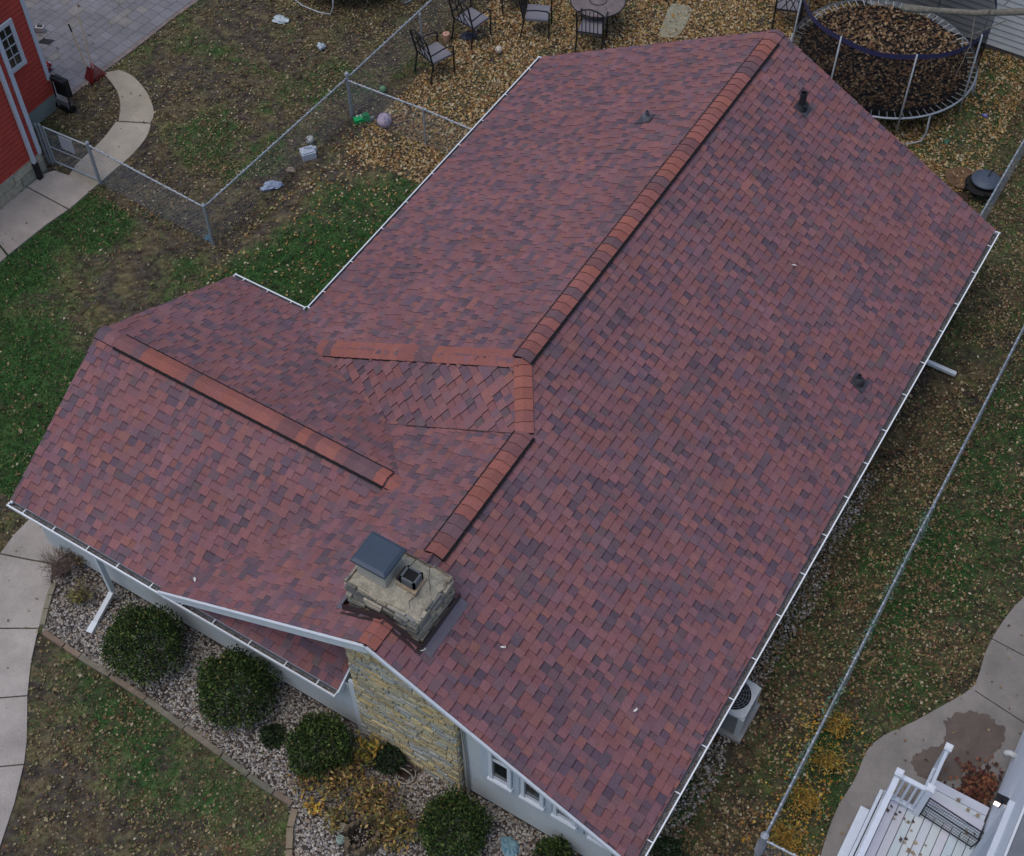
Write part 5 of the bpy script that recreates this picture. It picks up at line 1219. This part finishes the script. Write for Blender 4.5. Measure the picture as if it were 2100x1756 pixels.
# ================================================================== RED HOUSE
rh = thing('red_house', 'red clapboard neighbour house with white trim at the top left', 'house', (-19, 6, 0)); RX, RB = -18.12, -19.3; RY, RBY = 7.25, 8.92
red = lin(178, 70, 58)
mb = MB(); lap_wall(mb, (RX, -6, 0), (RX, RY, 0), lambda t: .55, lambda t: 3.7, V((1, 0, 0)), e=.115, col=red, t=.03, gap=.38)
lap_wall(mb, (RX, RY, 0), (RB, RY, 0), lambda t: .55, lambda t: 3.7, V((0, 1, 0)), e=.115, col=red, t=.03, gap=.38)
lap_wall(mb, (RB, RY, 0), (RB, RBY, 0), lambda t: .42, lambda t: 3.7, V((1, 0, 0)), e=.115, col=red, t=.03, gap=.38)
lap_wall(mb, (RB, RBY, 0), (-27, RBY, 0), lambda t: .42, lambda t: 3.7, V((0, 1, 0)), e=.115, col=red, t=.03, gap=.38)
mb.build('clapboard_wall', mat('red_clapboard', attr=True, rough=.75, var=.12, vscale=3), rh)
mb = MB(); stonework(mb, (RX+.02, -6, -.1), V((0, 1, 0)), RY+6, lambda u: .66, V((1, 0, 0)), pal=[lin(170, 164, 142), lin(160, 152, 128), lin(178, 170, 150), lin(150, 150, 136)], rows=(.16, .22), lens=(.5, 1.2), depth=.015)
mb.build('foundation_stone', M_stone, rh)
mb = MB(); fcc = lin(142, 150, 142)
mb.face([(RB+.02, RY-.3, -.1), (RB+.02, RBY+.02, -.1), (RB+.02, RBY+.02, .43), (RB+.02, RY-.3, .43)], fcc); mb.face([(RB+.02, RBY+.02, -.1), (-27, RBY+.02, -.1), (-27, RBY+.02, .43), (RB+.02, RBY+.02, .43)], fcc); mb.face([(RX+.02, RY+.02, -.1), (RB, RY+.02, -.1), (RB, RY+.02, .55), (RX+.02, RY+.02, .55)], fcc)
mb.build('foundation', M_conc, rh)
for (bx_, by_, z0_) in ((RX, RY, .52), (RB, RBY, .80)):
    mb = MB(); mb.box((bx_+.02, by_-.035, (z0_+3.7)/2), (.05, .09, 3.7-z0_), col=(.56, .58, .64)); mb.box((bx_-.05, by_+.03, (z0_+3.7)/2), (.1, .04, 3.7-z0_), col=(.56, .58, .64)); mb.build('corner_board', M_attr, rh)
mb = MB(); dy = 6.98; mb.box((RX+.07, dy-.0, 2.08), (.07, .075, 3.24), col=(.56, .58, .64)); mb.build('downspout', M_attr, rh)
mb = MB(); mb.box((RX+.085, dy, .23), (.09, .11, .46), col=(.012, .012, .014)); mb.build('downspout_boot', M_attr, rh)
# window in the set back wall
wy0, wy1, wz0, wz1 = 7.80, 8.47, 1.58, 2.69
mb = MB(); X0 = RB+.045
mb.box((X0+.015, (wy0+wy1)/2, wz1-.04), (.05, wy1-wy0, .09), col=(.56, .6, .64)); mb.box((X0+.02, (wy0+wy1)/2, wz0+.04), (.06, wy1-wy0, .09), col=(.56, .6, .64))
for yy in (wy0+.05, wy1-.05): mb.box((X0+.015, yy, (wz0+wz1)/2), (.05, .10, wz1-wz0-.16), col=(.56, .6, .64))
for k in (1, 2, 3): mb.box((X0+.014, (wy0+wy1)/2, wz0+.08+(wz1-wz0-.16)*k/4), (.02, wy1-wy0-.2, .022), col=(.5, .54, .56))
for yy in (wy0+.1+(wy1-wy0-.2)/3, wy0+.1+(wy1-wy0-.2)*2/3): mb.box((X0+.0135, yy, (wz0+wz1)/2), (.018, .02, wz1-wz0-.16), col=(.5, .54, .56))
w_ = mb.build('window', M_attr, rh); mb = MB(); mb.box((X0+.004, (wy0+wy1)/2, (wz0+wz1)/2), (.008, wy1-wy0-.18, wz1-wz0-.16)); mb.build('pane', M_glass, w_)
mb = MB(); mb.box((-22.2, .4, 3.78), (8.1, 13.7, .1), col=(.06, .06, .065)); mb.box((-23.2, 8.1, 3.79), (7.7, 1.64, .1), col=(.06, .06, .065)); mb.build('roof', mat('grey_roofing', attr=True, rough=.9, var=.15), rh)
# handcart leaning by the red house, rakes
hc = V((-19.08, 8.93, 0)); ct = thing('hand_cart', 'black hand cart with tall tub standing against the red house corner', 'cart', hc)
mb = MB(); mb.tube([hc+V((-.20, -.02, .05)), hc+V((-.20, .03, .80)), hc+V((-.15, .04, .90)), hc+V((.15, .04, .90)), hc+V((.20, .03, .80)), hc+V((.20, -.02, .05))], .018, 7, (.012, .012, .014)); mb.build('frame', M_black, ct)
mb = MB(); mb.box(hc+V((0, .10, .60)), (.36, .12, .46), col=(.012, .014, .016)); mb.box(hc+V((0, .02, .82)), (.38, .08, .10), col=(.025, .028, .032)); mb.build('tub', M_attr, ct)
mb = MB(); mb.box(hc+V((0, .0, .20)), (.34, .10, .22), col=(.22, .22, .24)); mb.box(hc+V((.05, -.06, .12)), (.2, .06, .14), col=(.015, .015, .015)); mb.build('base_tray', M_attr, ct)
for s in (-1, 1):
    mb = MB(); mb.lathe(hc+V((s*.2, .02, .1)), [(.09, -.02), (.10, 0), (.09, .02)], 18, (.012, .012, .012), ax=(V((0, 1, 0)), V((0, 0, 1)), V((1, 0, 0)))); mb.build('wheel', M_attr, ct)
def rake(p_head, p_tip, colp, grip, label, fan, name, cat):
    t = thing(name, label, cat, p_head); mb = MB(); mb.tube([p_head, p_tip], .014, 7, colp); mb.build('handle', M_attr, t)
    if grip: mb = MB(); d = (p_tip-p_head).normalized(); mb.tube([p_tip-d*.16, p_tip+d*.02], .019, 7, (.01, .01, .01)); mb.build('grip', M_black, t)
    mb = MB(); rc_ = lin(116, 34, 36); d = fan[0]-p_head
    if name == 'leaf_rake':
        n_ = 14
        for i in range(n_):
            a0 = fan[0].lerp(fan[1], i/n_); a1 = fan[0].lerp(fan[1], (i+.8)/n_); mb.add([p_head, a0, a1, a0+V((0, 0, -.03)), a1+V((0, 0, -.03))], [(0, 1, 2), (1, 3, 4, 2)], rc_)
        mb.bar(p_head, p_head+((fan[0]+fan[1])/2-p_head)*.35, .04, .03, col=(.5, .2, .2))
    else:
        mb.add([fan[0], fan[1], fan[2], fan[3], fan[0]-V((0, 0, .02)), fan[1]-V((0, 0, .02)), fan[2]-V((0, 0, .02)), fan[3]-V((0, 0, .02))], [(0, 1, 2, 3), (7, 6, 5, 4), (0, 4, 5, 1), (1, 5, 6, 2), (2, 6, 7, 3), (3, 7, 4, 0)], rc_)
    mb.build('head', M_attr, t)
z58 = lambda X_, Y_: (X_/5.852*.9333, Y_/5.852*.9333)
h1 = G(*z58(1165, 800), .45); rake(h1, G(*z58(1010, 200), 1.35), lin(176, 158, 132), False, 'red fan leaf rake standing head down on the end of the curved path', [G(*z58(1380, 950), .03), G(*z58(1150, 1100), .03)], 'leaf_rake', 'rake')
h2 = G(*z58(1110, 860), .40); rake(h2, G(*z58(885, 320), 1.30), lin(186, 160, 120), True, 'red snow shovel with tan handle and black grip behind the rake', [G(*z58(1085, 1000), .05), G(*z58(1120, 850), .4), G(*z58(1200, 900), .38), G(*z58(1200, 1090), .03)], 'snow_shovel', 'shovel')
crumple('striped_bag', 96, 134+8, .12, lin(160, 60, 60), 'red and white bag tucked behind the red house corner', 'bag', 31, 1.1, .8, 0, None, (.6, .6, .62))
gq = G(*z58(560, 570), .02); mb = MB()
for k in range(4): mb.tube([V((gq.x-.1, gq.y-.02+k*.05, .05)), V((gq.x+.14, gq.y+.06+k*.05, .04))], .010, 5, (.02, .02, .022))
mb.tube([V((gq.x-.1, gq.y-.04, .05)), V((gq.x-.1, gq.y+.16, .05))], .012, 5, (.02, .02, .022)); mb.build('garden_fork', M_attr, None, False, 'small black fork head lying on the pavers by the red house', 'garden tool', origin=(gq.x, gq.y, 0))
gq = G(*z58(520, 380), .08); mb = MB(); mb.box((gq.x, gq.y, .10), (.2, .12, .12), .4, (.45, .42, .42)); mb.box((gq.x, gq.y+.01, .17), (.12, .05, .03), .4, (.02, .02, .02)); mb.box((gq.x-.1, gq.y-.04, .08), (.06, .1, .1), .4, (.12, .14, .2)); mb.build('tool_box', M_attr, None, False, 'small pale box with black handle on the pavers beside the red house', 'box', origin=(gq.x, gq.y, 0))
# ================================================================== BACK GARAGE AND TREE LIMB
ga = thing('pale_garage', 'pale lap sided garage behind the trampoline at the top right', 'garage', (-2, 21.5, 0)); mb = MB()
lap_wall(mb, (-6.4, 21.46, 0), (4, 21.46, 0), lambda t: .16, lambda t: 3.0, V((0, -1, 0)), e=.155, col=(.56, .58, .58), t=.02); lap_wall(mb, (-6.4, 27, 0), (-6.4, 21.46, 0), lambda t: .16, lambda t: 3.0, V((-1, 0, 0)), e=.155, col=(.56, .58, .58), t=.02)
mb.build('lap_wall', mat('pale_siding', attr=True, rough=.7, var=.1, vscale=2), ga); mb = MB(); mb.box((-1.2, 24.2, .06), (10.36, 5.42, .24), col=(.16, .14, .12)); mb.build('foundation', M_conc, ga)
mb = MB(); mb.add([(-6.7, 21.15, 3.0), (4.3, 21.15, 3.0), (4.3, 24.3, 4.4), (-6.7, 24.3, 4.4), (4.3, 27.3, 3.0), (-6.7, 27.3, 3.0)], [(0, 1, 2, 3), (3, 2, 4, 5), (0, 5, 4, 1)], (.08, .08, .085)); mb.build('roof', mat('grey_roofing', attr=True), ga)
tt = thing('tree', 'bare tree whose lichen grey limb reaches over the trampoline from the right', 'tree', (3.6, 19.6, 0))
bkc = lin(112, 108, 98)
L0 = G(1858, 17, 3.3); L1 = G(1920, 22, 3.3); L2 = G(2000, 27, 3.4); L3 = G(2100, 24, 3.6); L4 = V((3.5, 19.5, 4.0))
mb = MB(); mb.tube([(3.6, 19.6, -.1), (3.6, 19.6, 2.2), (3.5, 19.55, 4.0), (3.2, 19.8, 6.0), (3.5, 20.3, 8)], [.3, .24, .2, .14, .07], 12, bkc); mb.build('trunk', M_bark, tt, True)
mb = MB(); mb.tube([L0-V((.02, 0, 0)), L0, L1, L2, L3, L4], [.05, .085, .06, .062, .075, .13], 10, bkc); mb.lathe(L0-V((0, 0, .06)), [(.05, 0), (.10, .05), (.08, .11)], 12, bkc); mb.build('limb', M_bark, tt, True)
tm_ = V((-.1, .1, -.1))
for k, (a, b, c) in enumerate(((L2, L2+V((.15, -.3, -.5)), L2+V((.1, -.55, -1.1))), (L2+V((.6, .0, .05)), L2+V((.2, -.1, -.3)), L2+V((-.25, -.35, -.6))), (L3-V((.4, 0, 0)), L3+V((-.2, .1, .35)), L3+V((0, .1, .6))), (L2+V((.25, 0, 0)), L2+V((.25, .05, .4)), L2+V((.5, .1, .7))))):
    mb = MB(); mb.tube([a, b, c], [.014, .009, .005], 5, bkc); mb.build('twig', M_bark, tt)
# ================================================================== NEIGHBOUR PORCH (bottom right)
nh = thing('white_house', 'white neighbour house at the bottom right with lit wall lantern', 'house', (4, 3, 0)); nw = (.78, .82, .88)
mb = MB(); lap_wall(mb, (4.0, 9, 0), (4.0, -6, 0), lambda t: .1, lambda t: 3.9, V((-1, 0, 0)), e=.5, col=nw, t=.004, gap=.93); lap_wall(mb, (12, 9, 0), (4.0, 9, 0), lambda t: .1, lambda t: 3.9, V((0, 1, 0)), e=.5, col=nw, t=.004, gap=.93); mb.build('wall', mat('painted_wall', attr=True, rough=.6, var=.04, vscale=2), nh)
mb = MB(); mb.box((8.0, 1.5, .05), (7.96, 14.9, .25), col=(.2, .2, .2)); mb.build('foundation', M_conc, nh)
mb = MB(); mb.add([(3.99, -6, 3.96), (3.99, 9.2, 3.96), (8, 9.2, 5.9), (8, -6, 5.9), (3.99, -6, 3.90), (3.99, 9.2, 3.90), (8, 9.2, 5.8), (8, -6, 5.8)], [(0, 3, 2, 1), (4, 5, 6, 7), (0, 1, 5, 4), (1, 2, 6, 5), (2, 3, 7, 6)], (.16, .17, .19)); mb.build('roof', mat('grey_roofing', attr=True), nh)
mb = MB(); mb.box((3.975, 1.6, 3.84), (.03, 15.2, .10), col=(.7, .75, .8)); mb.build('fascia', M_attr, nh)
dr = MB(); dr.box((3.975, 2.42, 1.5), (.03, .82, 2.05), col=(.50, .55, .62)); do = dr.build('door', M_attr, nh)
for yy in (2.96, 1.94): mb = MB(); mb.box((3.96, yy, 1.5), (.07, .09, 2.15), col=(.6, .64, .7)); mb.build('frame', M_attr, do)
mb = MB(); mb.box((3.955, 2.45, 2.6), (.08, 1.12, .1), col=(.6, .64, .7)); mb.build('lintel', M_attr, do)
lq = V((3.9, 3.36, 1.78)); lw = MB(); lw.box(lq+V((.05, 0, .12)), (.08, .07, .1), col=(.015, .015, .018)); lw.box(lq+V((-.02, 0, .10)), (.12, .12, .03), col=(.015, .015, .018)); 
for sx in (-1, 1):
    for sy in (-1, 1): lw.box(lq+V((-.02+sx*.05, sy*.05, 0)), (.012, .012, .18), col=(.015, .015, .018))
wl = lw.build('wall_lantern', M_attr, nh); mb = MB(); mb.box(lq+V((-.02, 0, -.01)), (.075, .075, .13)); mb.build('lamp_glass', mat('lamp_glow', (.9, .75, .6), emit=((1, .78, .6), 2.2), var=0), wl)
mb = MB(); mb.tube([(4.0, 4.86, .5), (3.9, 4.86, .5), (3.86, 4.86, .46), (3.86, 4.86, .40)], .045, 12, (.6, .6, .58)); mb.build('vent_elbow', M_attr, nh, True)
# deck
dk = thing('porch_deck', 'pale grey board deck with white railings and steps at the bottom right', 'deck', (3, 3, 0)); bc = (.56, .60, .64); zD = .42
mb = MB(); mb.box((3.22, .9, zD-.034), (1.44, 4.84, .02), col=(.22, .24, .26)); xx = 2.50
while xx < 3.96:
    w = min(.128, 3.965-xx); mb.box((xx+w/2, .9, zD), (w-.006, 4.86, .03), col=tuple(c*random.uniform(.95, 1.04) for c in bc)); xx += .135
mb.build('deck_boards', mat('deck_paint', attr=True, rough=.65, var=.07, vscale=3), dk)
mb = MB()
for i, (y_, z_) in enumerate(((3.42, zD-.02), (3.58, zD-.02), (3.76, zD-.18), (3.92, zD-.18))): mb.box((3.52, y_, z_), (.88, .15, .03), col=tuple(c*random.uniform(.96, 1.05) for c in bc))
mb.box((3.52, 3.66, zD-.11), (.88, .02, .16), col=bc); mb.box((3.52, 3.99, zD-.30), (.88, .02, .24), col=(.45, .5, .55)); mb.build('steps', mat('deck_paint', attr=True), dk)
wp_ = (.62, .67, .74); mb = MB(); mb.box((2.46, .9, .24), (.05, 4.86, .40), col=wp_); mb.box((2.78, 3.345, .24), (.56, .03, .36), col=wp_); mb.build('skirt_board', M_attr, dk); mb = MB(); mb.box((2.36, .7, .10), (.14, 4.7, .2), col=wp_); mb.build('side_step', M_attr, dk)
def post(x_, y_, z0_, z1_): 
    mb = MB(); mb.box((x_, y_, (z0_+z1_)/2), (.09, .09, z1_-z0_), col=wp_); mb.box((x_, y_, z1_+.015), (.115, .115, .03), col=(.66, .70, .76)); mb.box((x_, y_, z1_+.04), (.08, .08, .02), col=(.66, .70, .76)); mb.build('post', M_attr, dk)
pA_, pC_, pB_ = (2.555, 3.24), (3.03, 3.25), (3.05, 4.24)
post(*pA_, 0, 1.38); post(*pC_, 0, 1.38); post(*pB_, 0, .90); post(2.555, .4, 0, 1.38)
for a_, b_, w_, h_, nm in (((2.555, 3.19, 1.30), (2.555, -1.5, 1.30), .085, .04, 'handrail'), ((2.60, 3.245, 1.30), (2.985, 3.245, 1.30), .07, .04, 'handrail'), ((3.03, 3.30, 1.26), (3.05, 4.19, .84), .05, .04, 'handrail'), ((2.555, 3.19, .55), (2.555, -1.5, .55), .06, .04, 'bottom_rail'), ((2.60, 3.245, .55), (2.985, 3.245, .55), .06, .04, 'bottom_rail'), ((3.03, 3.30, .50), (3.05, 4.19, .16), .10, .05, 'bottom_rail')):
    mb = MB(); mb.bar(a_, b_, w_, h_, col=wp_); mb.build(nm, M_attr, dk)
for x_ in (2.66, 2.76, 2.86, 2.95): mb = MB(); mb.box((x_, 3.245, .92), (.035, .035, .73), col=wp_); mb.build('baluster', M_attr, dk)
for i in range(9): y_ = 3.05-i*.13; mb = MB(); mb.box((2.555, y_, .92), (.03, .035, .73), col=wp_); mb.build('baluster', M_attr, dk)
for i in range(5): t_ = (i+.7)/5.6; mb = MB(); mb.box((3.03+.02*t_, 3.3+.89*t_, .70-.38*t_+.08), (.03, .03, .70), col=wp_); mb.build('baluster', M_attr, dk)
# wire rack on the deck
cs4 = [G(*p, zD+.10) for p in (((1900+660/4.609)*.9333, (1500+1170/4.609)*.9333), ((1900+1240/4.609)*.9333, (1500+1550/4.609)*.9333), ((1900+1080/4.609)*.9333, (1500+1665/4.609)*.9333), ((1900+565/4.609)*.9333, (1500+1330/4.609)*.9333))]
rk = MB(); a, b, c, d = cs4
for t_ in (0, .45, 1): rk.bar(a.lerp(d, t_), b.lerp(c, t_), .018, .012, col=(.012, .012, .014))
rk.bar(a, d, .018, .012); rk.bar(b, c, .018, .012)
for i in range(26): t_ = (i+.5)/26; rk.bar(a.lerp(b, t_), d.lerp(c, t_), .0045, .004, col=(.03, .03, .032))
for t_ in (.15, .3, .6, .75, .88): rk.bar(a.lerp(d, t_), b.lerp(c, t_), .005, .004, col=(.03, .03, .032))
for p in cs4: rk.bar(p, V((p.x, p.y, zD+.015)), .012, .012)
for f in range(len(rk.c)): rk.c[f] = (.014, .014, .016)
rk.build('wire_rack', M_attr, None, False, 'black wire rack lying on the pale deck boards below the steps', 'rack', origin=(cs4[0].x, cs4[0].y, 0))
n = 150; x = rng.uniform(2.62, 3.9, n); y = rng.uniform(1.2, 3.9, n); k = (vnoise(x, y, .4, 8) > .42); x, y = x[k], y[k]; n = len(x); z_ = np.where(y > 3.68, zD-.155, zD+.02)
leaves('deck_leaves', x, y, z_, rng.uniform(.03, .055, n), np.array([lin(130, 112, 92), lin(160, 142, 116), lin(84, 70, 66)])[rng.integers(0, 3, n)], kind='stuff', label='curled dry leaves scattered on the pale deck boards', cat='leaves')
